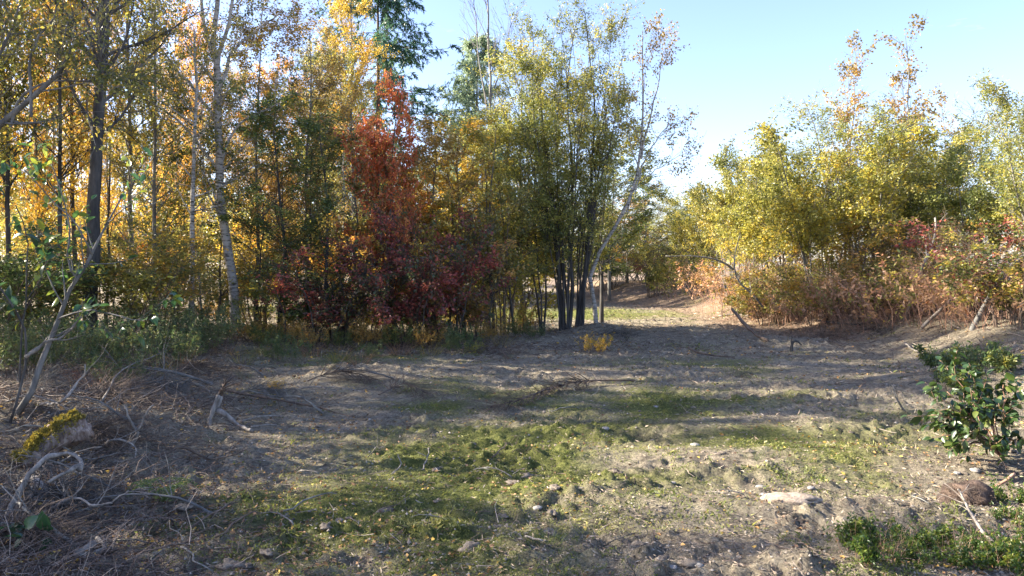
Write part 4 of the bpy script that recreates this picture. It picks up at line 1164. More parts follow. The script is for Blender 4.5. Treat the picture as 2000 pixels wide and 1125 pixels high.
# mossy log: a torn, rotten trunk piece with moss on its upper side
def mossy_log():
    c0 = Vector(on(42, 918, 0.03)); c1 = Vector(atY(160, 835, gp(140, 900).y + 0.15)); c1.z = max(c1.z, hz(c1.x, c1.y) + 0.20)
    base = Vector((c0.x, c0.y, c0.z))
    k, s = 26, 28
    P = line3([tuple(c0 - base), tuple((c0 + c1) / 2 - base + Vector((0, 0, 0.04))), tuple(c1 - base)], k)
    d = nrm((P[-1] - P[0])[None])[0]
    side = nrm(np.cross(d, [0, 0, 1.0])[None])[0]; upv = np.cross(side, d)
    a = np.arange(s) / s * 6.283
    A, K = np.meshgrid(a, np.arange(k))
    rr = (0.075 + 0.045 * np.linspace(0, 1, k))[:, None] * (1 + 0.50 * fbm(np.cos(A) * 1.9 + K * 0.3, np.sin(A) * 1.9 + K * 0.2, 4, 91, 0.7) + 0.3 * fbm(A * 5, K * 0.2, 2, 92))
    rr[-1] *= 0.72; rr[0] *= 0.6
    ends = np.zeros((k, s)); ends[-1] = 0.05 * fbm(a * 3, a * 0, 2, 95)
    V = P[:, None, :] + side * (np.cos(A) * rr)[..., None] + upv * (np.sin(A) * rr)[..., None] + d * ends[..., None]
    idx = np.arange(k * s).reshape(k, s)
    q = np.stack([idx[:-1], np.roll(idx, -1, 1)[:-1], np.roll(idx, -1, 1)[1:], idx[1:]], -1).reshape(-1, 4)
    vv = V.reshape(-1, 3)
    vv = np.concatenate([vv, P[-1:] - d * 0.05, P[:1] + d * 0.02])
    n0 = k * s
    tr = [[idx[-1, j], idx[-1, (j + 1) % s], n0] for j in range(s)] + [[idx[0, (j + 1) % s], idx[0, j], n0 + 1] for j in range(s)]
    b = Buf(); b.add(vv, q, tr)
    r = empty('mossy_log', base)
    tag(r, 'rotten log piece with yellow-green moss on top, at the left edge', 'log')
    obj('rotten_wood', b.mesh('rotten_wood', True), bark_mat('rotten_wood', (0.40, 0.33, 0.28), (0.20, 0.14, 0.11), (0.05, 0.035, 0.03), scale=30.0), r)
    mo = Buf()
    # the moss: thousands of tiny upright leaflets over the top side
    n = 9000
    kk = rng.random(n) * (k - 1.01); aa = rng.normal(1.75, 0.50, n)
    i0 = kk.astype(int); j0 = ((aa / 6.283 * s).astype(int)) % s
    w = fbm(kk / 4.0, aa * 1.5, 3, 99)
    keep = w > -0.12
    pos = V[i0, j0] + d * ((kk - i0) * np.linalg.norm(P[1] - P[0]))[:, None] + rng.normal(size=(n, 3)) * 0.006
    nor = nrm(pos - P[i0])
    pos = pos[keep]; nor = nor[keep]; m = len(pos)
    leaves(mo, pos - nor * 0.004, nor + rng.normal(size=(m, 3)) * 0.6, 0.014 + 0.014 * rng.random(m), 0.5 + 0.25 * rng.normal(size=m), width=0.5)
    msh = obj('moss', mo.mesh('moss'), leaf_mat('moss_leaflets', [(0.10, 0.09, 0.02), (0.20, 0.16, 0.03), (0.32, 0.24, 0.04), (0.26, 0.24, 0.05)], 0.25, 0.7), r)
    msh['kind'] = 'stuff'
mossy_log()

# bleached short pieces, foreground left
stick('split_billet', 'short bleached billet, left one of the two in the lower left', [([on(158, 1108, 0.03), on(180, 1078, 0.05)], 0.022, 0.019)], 'dead', 'two bleached billets', sides=8)
stick('split_billet', 'short bleached billet, right one of the two in the lower left', [([on(186, 1102, 0.03), on(206, 1082, 0.05), on(190, 1066, 0.05)], 0.018, 0.014)], 'dead', 'two bleached billets', sides=8)
stick('straw_piece', 'short straight white straw below the upright grass tuft', [([on(1026, 1066, 0.03), on(1060, 1080, 0.03)], 0.006, 0.005)], 'dead', sides=5)
stick('fallen_stick', 'small white Y-shaped root in the middle foreground grass', [([on(825, 925, 0.03), on(835, 905, 0.06), on(838, 885, 0.05)], 0.006, 0.004), ([on(835, 905, 0.06), on(815, 902, 0.04)], 0.004, 0.003)], 'dead', sides=5)
stick('fallen_stick', 'small bent white stick left of the Y-shaped root', [([on(765, 930, 0.02), on(782, 920, 0.04), on(777, 903, 0.05)], 0.006, 0.004)], 'dead', sides=5)
stick('fallen_stick', 'dark thin stick curling over the soil left of the small white sticks', [([on(718, 895, 0.02), atY(738, 870, gp(720, 895).y), atY(738, 850, gp(720, 895).y)], 0.006, 0.003)], 'dark', sides=5)
stick('red_stick', 'reddish stick sticking out of the sod lump at the right edge', [([on(1880, 985, 0.05), atY(1935, 955, 5.2), atY(1982, 925, 5.25)], 0.014, 0.009)], 'reddish', sides=6)
stick('fallen_branch', 'pale twiggy branch lying in the lower right corner', [([on(1965, 1120, 0.06), on(1940, 1085, 0.09), on(1905, 1050, 0.10), on(1870, 1010, 0.12)], 0.014, 0.005)], 'dead', cat='branch', twigs=7, twig_len=0.16)
stick('fallen_branch', 'thin slate stick leaning before the soil bank, left of the glossy shrub', [([on(1765, 805, 0.0), atY(1755, 785, gp(1765, 805).y), atY(1745, 765, gp(1765, 805).y)], 0.014, 0.006)], 'slate', twigs=3, twig_len=0.2)

# longer dead branches lying crosswise in the left brush
L_db = [(40, 720), (130, 735), (230, 725), (310, 715), (90, 800), (190, 815), (330, 800), (30, 860), (230, 900), (120, 960), (330, 880), (60, 1030), (170, 1020), (280, 1010), (400, 900), (560, 800), (640, 775), (480, 735), (20, 780), (370, 760), (150, 905), (700, 740)]
for k, (px, py) in enumerate(L_db):
    c = gp(px, py); a_ = crng.uniform(-0.7, 0.7) + (math.pi if k % 2 else 0); Lb = crng.uniform(0.35, 0.85) * (1 + 0.04 * c.y)
    dx, dy = math.cos(a_) * Lb, math.sin(a_) * Lb
    pts = []
    for u_ in (0, 0.3, 0.65, 1.0):
        x_, y_ = c.x + dx * (u_ - 0.5) + crng.normal() * 0.04, c.y + dy * (u_ - 0.5) + crng.normal() * 0.04
        pts.append((x_, y_, hz(x_, y_) + (0.02 if u_ == 0 else crng.uniform(0.03, 0.16) + (0.12 * u_ if k % 3 == 0 else 0))))
    bk = ['dead', 'slate', 'brown', 'grey'][k % 4]
    stick('dead_branch', '%s dead branch lying crosswise in the left brush, %s from the left' % (dict(dead='bleached', slate='dark grey', brown='brown', grey='grey')[bk], rank(L_db, k)),
          [(pts, crng.uniform(0.006, 0.013) * (1 + 0.03 * c.y), 0.003)], bk, 'dead branches in the left brush', 'branch', 6, 5, Lb * 0.35)

# scattered sticks that can be told apart
small = []
for k in range(4):
    b = Buf()
    L = 0.35
    P = line3([(0, 0, 0), (L * 0.3, 0.03 * rng.normal(), 0.02), (L * 0.7, 0.05 * rng.normal(), 0.03), (L, 0.05 * rng.normal(), 0)], 7, 0.006)[None]
    rr = np.linspace(0.007, 0.003, 7)[None]
    tubes(b, P, rr, 5, cap=True)
    P1, R1 = grow(P, rr, 3, 0.2, 0.9, 0.12, 0.6, 0.2, 0.1, 0.1, k=4, rf=0.6)
    tubes(b, P1, R1, 4)
    small.append(b.mesh('loose_stick', True))
srng = np.random.default_rng(3)
def near_mark(px, py):
    marks = [(100, 860, 'mossy log'), (60, 940, 'hooked branch'), (260, 840, 'forked stick'), (430, 800, 'broken sticks'), (320, 980, 'fern'), (185, 1090, 'bleached billets'), (60, 760, 'grey sapling foot'),
             (780, 780, 'dark brush pile'), (1100, 780, 'long brushwood branch'), (1070, 1060, 'upright grass tuft'), (1545, 990, 'clay lump'), (1890, 980, 'sod lump'), (1900, 830, 'glossy shrub'), (1720, 1080, 'green herbs'),
             (830, 910, 'Y-shaped root'), (1480, 905, 'twin pale tufts'), (1185, 845, 'flat grey stone'), (1560, 690, 'arched root'), (600, 900, 'bare soil left of the grass'), (1350, 1080, 'ruts at the bottom edge'),
             (860, 1060, 'deep green grass'), (500, 1060, 'bare soil at the bottom left'), (1300, 860, 'soil ridge in the middle'), (1650, 850, 'soil left of the glossy shrub'), (1000, 900, 'sunlit grass edge')]
    return min(marks, key=lambda m_: (m_[0] - px) ** 2 + ((m_[1] - py) * 1.8) ** 2)[2]
zone = lambda px: 'left brush' if px < 350 else ('soil before the wood' if px < 800 else ('middle of the clearing' if px < 1300 else 'right side of the clearing'))
for k in range(90):
    px = srng.choice([srng.uniform(0, 420), srng.uniform(0, 420), srng.uniform(350, 2000)]); py = srng.uniform(735, 1115)
    p = gp(px, py)
    mt = srng.choice(['dead', 'grey', 'brown', 'brown', 'dark'])
    o = obj('loose_stick', small[k % 4], BM[mt], None, (p.x, p.y, p.z + 0.012))
    o.rotation_euler = (srng.normal() * 0.15, srng.normal() * 0.18, srng.random() * 6.28)
    o.scale = (srng.uniform(0.35, 1.2),) * 3
    o_s = o.scale[0]
    tag(o, '%s %s twig by the %s' % ('short' if o_s < 0.6 else ('longish' if o_s > 0.95 else 'middling'), dict(dead='bleached', grey='grey', brown='brown', dark='blackish')[mt], near_mark(px, py)), 'twig', 'loose twigs on the %s' % zone(px))

# ------------------------------------------------------------------ stones, clods, sod lump
def lump(seed, r, sq=0.6, rough=0.35, n=14):
    b = Buf()
    th = np.linspace(0, math.pi, n)[:, None]; ph = (np.arange(2 * n) / (2 * n) * 2 * math.pi)[None]
    X = np.sin(th) * np.cos(ph); Yy = np.sin(th) * np.sin(ph); Z = np.cos(th) * np.ones_like(ph)
    f = 1 + rough * fbm(X * 1.7 + Z * 2.1 + seed, Yy * 1.7 - Z * 1.3, 4, seed)
    V = np.stack([X * f * r, Yy * f * r * 0.8, Z * f * r * sq], -1)
    idx = np.arange(n * 2 * n).reshape(n, 2 * n)
    q = np.stack([idx[:-1], idx[1:], np.roll(idx, -1, 1)[1:], np.roll(idx, -1, 1)[:-1]], -1).reshape(-1, 4)
    b.add(V.reshape(-1, 3), q)
    return b
def earth_mat(name, a, b_, c):
    m, t = newmat(name)
    out = N(t, 'ShaderNodeOutputMaterial'); b = N(t, 'ShaderNodeBsdfPrincipled', Roughness=0.95)
    b.inputs['Specular IOR Level'].default_value = 0.2
    co = t.nodes.new('ShaderNodeTexCoord')
    n = N(t, 'ShaderNodeTexNoise', Scale=22.0, Detail=8.0, Roughness=0.7)
    t.links.new(co.outputs['Object'], n.inputs['Vector'])
    r = ramp(t, [(0.3, a), (0.5, b_), (0.72, c)])
    t.links.new(n.outputs['Fac'], r.inputs['Fac']); t.links.new(r.outputs['Color'], b.inputs['Base Color'])
    bp = N(t, 'ShaderNodeBump', Strength=0.8, Distance=0.02)
    t.links.new(n.outputs['Fac'], bp.inputs['Height']); t.links.new(bp.outputs['Normal'], b.inputs['Normal'])
    t.links.new(b.outputs[0], out.inputs['Surface'])
    return m
M_clay = earth_mat('pale_clay', (0.18, 0.14, 0.11), (0.31, 0.25, 0.19), (0.42, 0.35, 0.28))
M_clod = earth_mat('soil_clod', (0.07, 0.056, 0.044), (0.17, 0.14, 0.11), (0.30, 0.26, 0.20))
M_stone = earth_mat('grey_stone', (0.16, 0.15, 0.14), (0.27, 0.255, 0.235), (0.38, 0.36, 0.33))
M_sod = earth_mat('dark_sod', (0.02, 0.015, 0.012), (0.07, 0.05, 0.04), (0.17, 0.12, 0.09))

p = gp(1545, 990)
o = obj('clay_lump', lump(3, 0.14, 0.30, 0.6, 20).mesh('clay_lump', True), M_clay, None, (p.x, p.y, p.z + 0.01))
o.scale = (1.25, 0.7, 1.0); o.rotation_euler = (0, 0.0, -0.25)
tag(o, 'long pale clay lump lying in the sun, right foreground', 'clay lump')
p = gp(1890, 985)
root = empty('sod_lump', (p.x, p.y, p.z + 0.02)); tag(root, 'upturned dark sod of roots and earth at the right edge', 'sod')
obj('earth', lump(8, 0.15, 0.8, 0.8, 22).mesh('earth', True), M_sod, root)
b = Buf()
n = 700
dr = nrm(rng.normal(size=(n, 3)) * [1, 1, 0.8] + [0, 0, 0.15])
P = np.zeros((n, 5, 3)); P[:, 0] = dr * [0.14, 0.115, 0.11]
cur = dr
for j in range(1, 5):
    cur = nrm(cur + rng.normal(size=(n, 3)) * 0.5 + [0, 0, -0.15]); P[:, j] = P[:, j - 1] + cur * 0.016
tubes(b, P, np.full((n, 5), 0.0011), 3)
rt = obj('roots', b.mesh('sod_roots'), BM['brown'], root); rt['kind'] = 'stuff'

stone_me = [lump(20 + k, 0.05, 0.6, 0.35, 8).mesh('stone', False) for k in range(3)]
clod_me = [lump(30 + k, 0.07, 0.5, 0.8, 10).mesh('clod', True) for k in range(4)]
for px, py, s, lab in [(1486, 942, 1.0, 'pale stone in the sunlit patch, left one near the soil ridge'), (1492, 958, 0.7, 'small pale stone just below the pale stone of the sunlit patch'), (1584, 952, 0.6, 'round grey stone right of the soil ridge'),
                       (1183, 843, 0.9, 'flat grey stone in the green middle'), (1284, 795, 1.2, 'pale flat stone in the shaded clearing'), (1315, 942, 0.5, 'tiny white stone in the sun'),
                       (1357, 870, 0.9, 'pale flat stone at the edge of the green'), (1905, 922, 0.9, 'sunlit pale stone below the glossy shrub'), (1315, 1118, 0.5, 'white pebble at the bottom edge'),
                       (1365, 1115, 0.6, 'second white pebble at the bottom edge, the right one'), (1870, 925, 0.6, 'small pale stone left of the sunlit pale stone'), (1050, 985, 0.7, 'white bark flake on the soil, mid foreground')]:
    p = gp(px, py)
    o = obj('stone', stone_me[int(px) % 3], M_stone, None, (p.x, p.y, p.z + 0.005)); o.scale = (s, s, s * 0.7); o.rotation_euler[2] = px
    tag(o, lab, 'stone')
for k in range(80):
    px = srng.uniform(20, 1980); py = srng.uniform(740, 1120)
    p = gp(px, py)
    s = srng.uniform(0.25, 0.95)
    o = obj('soil_clod', clod_me[k % 4], M_clod, None, (p.x, p.y, p.z)); o.scale = (s, s * srng.uniform(0.6, 1), s * 0.7); o.rotation_euler[2] = px
    tag(o, '%s crumbly soil clod by the %s' % ('small' if s < 0.45 else ('large' if s > 0.75 else 'fist-sized'), near_mark(px, py)), 'clod', 'soil clods on the %s' % zone(px))

# ------------------------------------------------------------------ near plants with large leaves: every leaf a part
def leaf_mesh(name, L=1.0, W=0.5, fold=0.18, droop=0.2, seg=5):
    b = Buf()
    u = np.linspace(0, 1, seg + 1)
    w = W * 0.5 * np.sin(np.pi * u ** 0.85) ** 0.8
    x = u * L; z = -droop * u ** 2 * L
    V = []
    for j in range(seg + 1):
        V += [(x[j], w[j], z[j] + fold * w[j]), (x[j], 0, z[j]), (x[j], -w[j], z[j] + fold * w[j])]
    q = []
    for j in range(seg):
        a = j * 3
        q += [(a, a + 3, a + 4, a + 1), (a + 1, a + 4, a + 5, a + 2)]
    b.add(V, q)
    me = b.mesh(name, True)
    return me

def tinted(me, t, name):
    m = me.copy(); m.name = name
    m.attributes['tint'].data.foreach_set('value', np.full(len(m.vertices), t, np.float32))
    return m

def leafy_plant(name, label, cat, base, stems, leafmat, barkmat, n_leaves, L, W, tints, hang=0.2, up=0.2, twigs=4, twig_len=0.3, t_start=0.25, seed=1, jit=0.5, droop=0.2, vs=1.0, extra=0):
    lr = np.random.default_rng(seed)
    base = Vector(base)
    b = Buf()
    allP = []
    for pts, r0, r1 in stems:
        P = line3([tuple(Vector(p_) - base) for p_ in pts], 10, 0.006)[None]
        rr = np.linspace(r0, r1, 10)[None]
        tubes(b, P, rr, 7, cap=True)
        P1, R1 = grow(P, rr, twigs, t_start, 0.98, twig_len, 0.7, 0.2, 0.3, 0.1, k=5, rf=0.5)
        R1 = np.clip(R1, 0.0015, 1)
        tubes(b, P1, R1, 4)
        allP.append(P1)
    P1 = np.concatenate(allP)
    r = empty(name, base); tag(r, label, cat)
    obj('stems', b.mesh(name + '_stems', True), barkmat, r)
    lm = leaf_mesh(name + '_leaf', 1, W / L, 0.35, droop)
    variants = [tinted(lm, t, name + '_leaf') for t in tints]
    for v in variants: v.materials.append(leafmat)
    for k in range(n_leaves):
        i = lr.integers(0, len(P1)); t = lr.random() ** 0.7
        pos, d = interp_paths(P1, np.array([i]), np.array([t]))
        pos = Vector(pos[0]); d = Vector(d[0])
        ax = (d * 0.4 + Vector(lr.normal(size=3)) * jit + Vector((0, 0, -hang))).normalized()
        upv = (Vector((0, 0, 1)) * vs + Vector(lr.normal(size=3)) * 0.45).normalized()
        y = upv.cross(ax).normalized(); z = ax.cross(y)
        s = L * (0.6 + 0.6 * lr.random())
        m = Matrix((ax, y, z)).transposed().to_4x4() @ Matrix.Scale(s, 4)
        m.translation = pos
        o = bpy.data.objects.new('leaf', variants[int(lr.integers(0, len(variants)))])
        COL.objects.link(o); o.parent = r; o.matrix_local = m
    if extra:                                  # past the first 300 leaves: one part
        eb = Buf()
        vs0 = np.array([v.co[:] for v in lm.vertices]); q0 = np.array([p_.vertices[:] for p_ in lm.polygons])
        for k in range(extra):
            i = lr.integers(0, len(P1)); t = lr.random()
            pos, d = interp_paths(P1, np.array([i]), np.array([t]))
            ax = (Vector(d[0]) * 0.4 + Vector(lr.normal(size=3)) * jit + Vector((0, 0, -hang))).normalized()
            y = (Vector((0, 0, 1)) + Vector(lr.normal(size=3)) * 0.45).cross(ax).normalized(); z = ax.cross(y)
            Mx = np.array([ax[:], y[:], z[:]]) * L * (0.5 + 0.5 * lr.random())
            eb.add(vs0 @ Mx + pos[0], q0, None, tints[int(lr.integers(0, len(tints)))])
        ex = obj('inner_leaves', eb.mesh('inner_leaves', True), leafmat, r)
        ex['kind'] = 'stuff'
    return r

# glossy shrub at the right edge
Yg = 6.0
bx = at(1960, 905, Yg); gz = hz(bx.x, Yg)
base = (bx.x, Yg, gz)
st = []
for (tx, ty, dy) in [(1830, 790, -.2), (1850, 765, 0), (1880, 738, .1), (1920, 745, .2), (1960, 750, -.1), (1990, 765, .1), (1895, 760, 0), (1840, 850, -.3), (1880, 860, -.35), (1935, 880, -.4), (1990, 870, -.4), (1815, 770, -.1), (1825, 830, 0), (1860, 800, .1), (1850, 720, .1), (1870, 880, -.3), (1820, 810, -.2), (1900, 790, -.35), (1960, 800, -.4)]:
    tp = at(tx, ty, Yg + dy)
    mid = (Vector(base) + tp) / 2 + Vector((0, 0, 0.1))
    st.append(([base, tuple(mid), tuple(tp)], 0.007, 0.003))
leafy_plant('glossy_shrub', 'shrub with large glossy oval leaves at the right edge', 'shrub', base, st, LM['glossy'], BM['reddish'], 300, 0.086, 0.050, [0.12, 0.2, 0.28, 0.35, 0.45, 0.5, 0.6, 0.68], hang=0.25, twigs=6, twig_len=0.17, t_start=0.5, seed=4, jit=0.6, extra=600)

# grey sapling at the left with broad leaves
Ys = gp(35, 812).y
B0 = Vector(on(32, 815))
A = lambda px, py, d=0.0: atY(px, py, Ys + d)
sap = [([tuple(B0), A(62, 765, 0), A(78, 720, .0), A(92, 680, .05), A(112, 625, .1), A(130, 580, .1), A(150, 545, .1), A(180, 500, .15), A(205, 440, .2), A(240, 380, .2)], 0.030, 0.006),
       ([A(150, 545, .1), A(132, 500, .1), A(136, 440, .1), A(120, 380, .05), A(100, 320, 0)], 0.010, 0.004),
       ([A(112, 625, .1), A(150, 610, 0), A(200, 608, -.1), A(235, 622, -.2), A(280, 625, -.2)], 0.009, 0.003),
       ([A(100, 660, .1), A(130, 645, .2), A(160, 615, .25)], 0.012, 0.005),
       ([A(180, 500, .15), A(150, 440, 0), A(90, 380, -.1), A(50, 330, -.1)], 0.008, 0.003),
       ([A(205, 440, .2), A(250, 400, 0), A(300, 350, .1)], 0.006, 0.003)]
leafy_plant('broadleaf_sapling', 'grey-stemmed sapling with broad leaves leaning right at the left edge', 'sapling', tuple(B0), sap, LM['broad'], BM['slate'], 210, 0.085, 0.042, [0.3, 0.45, 0.6, 0.8, 0.95], hang=0.3, twigs=7, twig_len=0.35, t_start=0.45, seed=9, jit=0.6, droop=0.35)
dk = [([on(20, 830), A(44, 740, -.1), A(52, 670, -.1), A(38, 620, -.1), A(10, 575, -.1), A(-30, 520, -.1)], 0.012, 0.006),
      ([A(40, 760, -.1), A(42, 660, -.05), A(50, 590, 0), A(54, 520, 0), A(50, 460, 0), A(30, 400, 0)], 0.009, 0.004),
      ([A(50, 590, 0), A(80, 540, 0), A(100, 480, .1)], 0.005, 0.003)]
leafy_plant('dark_sapling', 'thin black-stemmed sapling at the far left edge', 'sapling', on(20, 830), dk, LM['broad'], BM['dark'], 70, 0.11, 0.055, [0.2, 0.35, 0.5, 0.95], hang=0.3, twigs=5, twig_len=0.3, t_start=0.5, seed=12, jit=0.6, droop=0.35)
# bleached twig across the sapling
stick('bleached_branch', 'white dead branch slanting across the grey sapling', [([A(50, 698, -.1), A(75, 680, -.05), A(92, 668, .0), A(125, 655, .1), A(160, 620, .1)], 0.016, 0.006)], 'dead', cat='branch', twigs=4, twig_len=0.2)
# low broad plant bottom left
leafy_plant('broadleaf_seedling', 'low dark broad-leaved plant in the bottom left corner', 'plant', on(60, 1080), [([on(60, 1080), atY(30, 1050, 4.0), atY(10, 1030, 4.0)], 0.004, 0.002), ([on(60, 1080), atY(80, 1050, 4.05), atY(100, 1035, 4.0)], 0.004, 0.002), ([on(60, 1080), atY(40, 1065, 3.9), atY(50, 1040, 3.9)], 0.004, 0.002)],
            LM['broad'], BM['brown'], 13, 0.10, 0.075, [0.2, 0.35, 0.45], hang=0.1, twigs=3, twig_len=0.06, t_start=0.5, seed=15, jit=0.7)

# fern: fronds of paired leaflets
def fern(px, py):
    p = gp(px, py)
    root = empty('fern', (p.x, p.y, p.z), 0, 1.35); tag(root, 'small bright green fern on the bare soil, lower left', 'fern')
    m = LM['fern']
    for k, (ang, L) in enumerate([(2.9, 0.20), (2.4, 0.16), (0.3, 0.17), (-0.3, 0.15), (-0.9, 0.16), (1.2, 0.14), (3.5, 0.15)]):
        b = Buf()
        u = np.linspace(0, 1, 16)
        P = np.stack([np.cos(ang) * L * u, np.sin(ang) * L * u, 0.10 * np.sin(u * 2.6) + 0.01], 1)
        tubes(b, P[None], np.full((1, 16), 0.0012), 3, 0.6)
        fw = np.array([math.cos(ang), math.sin(ang), 0]); sd = np.array([-math.sin(ang), math.cos(ang), 0])
        pos, ax, sz = [], [], []
        for j in range(1, 16):
            w = 0.055 * math.sin(math.pi * (0.12 + 0.86 * u[j])) + 0.004
            for s_ in (-1, 1):
                for q_ in range(4):
                    pos.append(P[j] + sd * s_ * w * q_ / 5); ax.append(sd * s_ * 0.7 + fw * (0.5 + 0.6 * (q_ % 2 * 2 - 1))); sz.append(0.010 + w * 0.10)
        leaves(b, np.array(pos), np.array(ax), np.array(sz), 0.5 + 0.2 * rng.normal(size=len(pos)), width=0.5, fold=0.05)
        obj('frond', b.mesh('frond'), m, root)
fern(318, 985)

# ------------------------------------------------------------------ ground stuff: grass, straw, twigs, dead leaves
def ground_points(n, pxr=(-250, 2250), pyr=(560, 1300), seed=1, dens=None):
    """places on the ground, thinning with distance"""
    r = np.random.default_rng(seed)
    out = np.zeros((0, 2))
    while len(out) < n:
        px = r.uniform(pxr[0], pxr[1], n * 2); py = r.uniform(pyr[0], pyr[1], n * 2)
        v = (CY - py) / F_PX; u = (px - CX) / F_PX
        dy = _cp + v * _sp; dz = -_sp + v * _cp
        t = -(CAM_H + 0.1) / dz
        x, y = u * t, dy * t
        ok = (t > 0) & (y < 60)
        x, y = x[ok], y[ok]
        if dens is not None:
            k = r.random(len(x)) < dens(x, y)
            x, y = x[k], y[k]
        out = np.concatenate([out, np.stack([x, y], 1)])
    out = out[:n]
    z = hgt(out[:, 0], out[:, 1])
    return np.stack([out[:, 0], out[:, 1], z], 1), r

def stuff(name, buf, mat):
    o = obj(name, buf.mesh(name), mat)
    tag(o, kind='stuff')
    return o

# grass: blades in small bunches where the ground is green
def grass_dens(x, y):
    g = green_mask(x, y) + 0.20 * fbm(x / 0.35, y / 0.35, 3, 75)
    return np.clip((g - 0.12) * 3.0, 0.0, 1)
gpts, r_ = ground_points(13500, seed=21, dens=grass_dens)
nb = 10
n = len(gpts)
pos = np.repeat(gpts, nb, 0)
dist = np.linalg.norm(pos[:, :2], axis=1)
scl = np.clip(dist / 8.0, 0.8, 3.0)
pos[:, :2] += r_.normal(size=(n * nb, 2)) * 0.032 * scl[:, None]
pos[:, 2] = hgt(pos[:, 0], pos[:, 1]) - 0.004
m = len(pos)
tall = smooth(0.10, 0.40, fbm(pos[:, 0] / 0.45, pos[:, 1] / 0.4, 2, 78))
hh = (0.009 + 0.020 * r_.random(m) ** 2 + 0.030 * tall * r_.random(m) ** 2) * np.clip(dist / 9.0, 0.9, 1.6)
dirv = nrm(np.stack([r_.normal(size=m) * 0.55, r_.normal(size=m) * 0.55, np.ones(m)], 1))
sd = nrm(np.cross(dirv, r_.normal(size=(m, 3)))) * (0.0010 * scl)[:, None]
bend = np.stack([r_.normal(size=m), r_.normal(size=m), -0.2 * np.ones(m)], 1) * (hh * 0.35)[:, None]
V = np.stack([pos - sd, pos + sd, pos + dirv * (hh * 0.6)[:, None] + sd * 0.7, pos + dirv * hh[:, None] + bend], 1).reshape(-1, 3)
o4 = (np.arange(m) * 4)[:, None]
gbuf = Buf()
gbuf.add(V, None, np.concatenate([o4 + [[0, 1, 2]], o4 + [[0, 2, 3]]]), np.repeat(np.clip(0.5 + 0.2 * r_.normal(size=m) + 0.5 * fbm(pos[:, 0] / 0.6, pos[:, 1] / 0.5, 3, 79), 0, 1), 4))
M_grass = leaf_mat('short_grass', [(0.07, 0.09, 0.03), (0.12, 0.15, 0.04), (0.21, 0.23, 0.06), (0.38, 0.36, 0.15)], 0.4, 0.6, 1.5)
stuff('grass', gbuf, M_grass)

# straw and chips
def bits(name, n, seed, length, rad, mat, dens=None, lift_=0.006, tilt=0.25, k=3, wob=0.25, pyr=(560, 1300), grow_far=True):
    p, r = ground_points(n, seed=seed, dens=dens, pyr=pyr)
    d = np.linalg.norm(p[:, :2], axis=1)
    f = np.clip(d / 7.0, 0.75, 3.2) if grow_far else 1
    L = length * (0.4 + 1.2 * r.random(n) ** 1.5) * f
    a = r.random(n) * 6.283
    cur = nrm(np.stack([np.cos(a), np.sin(a), r.normal(size=n) * tilt], 1))
    P = np.zeros((n, k, 3)); P[:, 0] = p + [0, 0, lift_]
    for j in range(1, k):
        cur = nrm(cur + r.normal(size=(n, 3)) * [wob, wob, wob * 0.4])
        P[:, j] = P[:, j - 1] + cur * (L / (k - 1))[:, None]
    gz_ = hgt(P[:, :, 0].ravel(), P[:, :, 1].ravel()).reshape(n, k)
    P[:, :, 2] = np.maximum(P[:, :, 2], gz_ + 0.003)
    b = Buf()
    tubes(b, P, np.outer(rad * (0.5 + r.random(n)) * np.clip(f, 1, 2.2), np.linspace(1, 0.5, k)), 3, np.clip(0.5 + 0.28 * r.normal(size=n), 0, 1))
    stuff(name, b, mat)
def tint_mat(name, stops):
    m, t = newmat(name)
    out = N(t, 'ShaderNodeOutputMaterial'); b = N(t, 'ShaderNodeBsdfPrincipled', Roughness=0.85)
    a = t.nodes.new('ShaderNodeAttribute'); a.attribute_name = 'tint'
    r = ramp(t, [(k / (len(stops) - 1), c) for k, c in enumerate(stops)])
    t.links.new(a.outputs['Fac'], r.inputs['Fac']); t.links.new(r.outputs['Color'], b.inputs['Base Color'])
    t.links.new(b.outputs[0], out.inputs['Surface'])
    return m
M_straw = tint_mat('straw_bits', [(0.10, 0.075, 0.05), (0.22, 0.165, 0.12), (0.34, 0.27, 0.20), (0.46, 0.39, 0.30)])
M_twig = tint_mat('twig_bits', [(0.03, 0.02, 0.016), (0.075, 0.05, 0.04), (0.14, 0.10, 0.08), (0.36, 0.30, 0.24)])
cp, r3 = ground_points(84000, seed=31, dens=lambda x, y: np.clip(0.5 + straw_mask(x, y) - green_mask(x, y) * 0.6, 0.12, 1))
b = Buf()
m = len(cp)
f = np.clip(np.linalg.norm(cp[:, :2], axis=1) / 7.0, 0.7, 3.0)
ax = nrm(np.stack([r3.normal(size=m), r3.normal(size=m), r3.normal(size=m) * 0.35], 1))
cp[:, 2] += 0.004 + 0.008 * r3.random(m)
leaves(b, cp, ax, 0.036 * f * (0.3 + 1.6 * r3.random(m) ** 2), np.clip(0.48 + 0.27 * r3.normal(size=m), 0, 1), width=0.16, fold=0.4)
stuff('straw_litter', b, M_straw)
left_d = lambda x, y: np.clip(0.10 + 1.0 * smooth(0.0, 2.0, -(x + 0.30 * y - 0.3)) * (y < 14) + 0.3 * smooth(15, 20, y) * (x > 1), 0, 1)
bits('twig_litter', 9000, 32, 0.13, 0.0019, M_twig, left_d, 0.012, 0.35, 4, 0.4)
bits('brush_litter', 6500, 33, 0.30, 0.0022, M_twig, lambda x, y: left_d(x, y) ** 2, 0.03, 0.40, 4, 0.45, (690, 1300))
wedge = lambda x, y: np.clip(blob(x, y, -1.5, 14.2, 5.0, 0.9) + blob(x, y, 1.8, 17.4, 1.2, 0.8) + 0.7 * blob(x, y, 9.5, 16.5, 2.5, 3.0), 0, 1)
bits('wood_edge_litter', 5000, 34, 0.22, 0.003, M_twig, wedge, 0.02, 0.45, 5, 0.3, (600, 760), False)
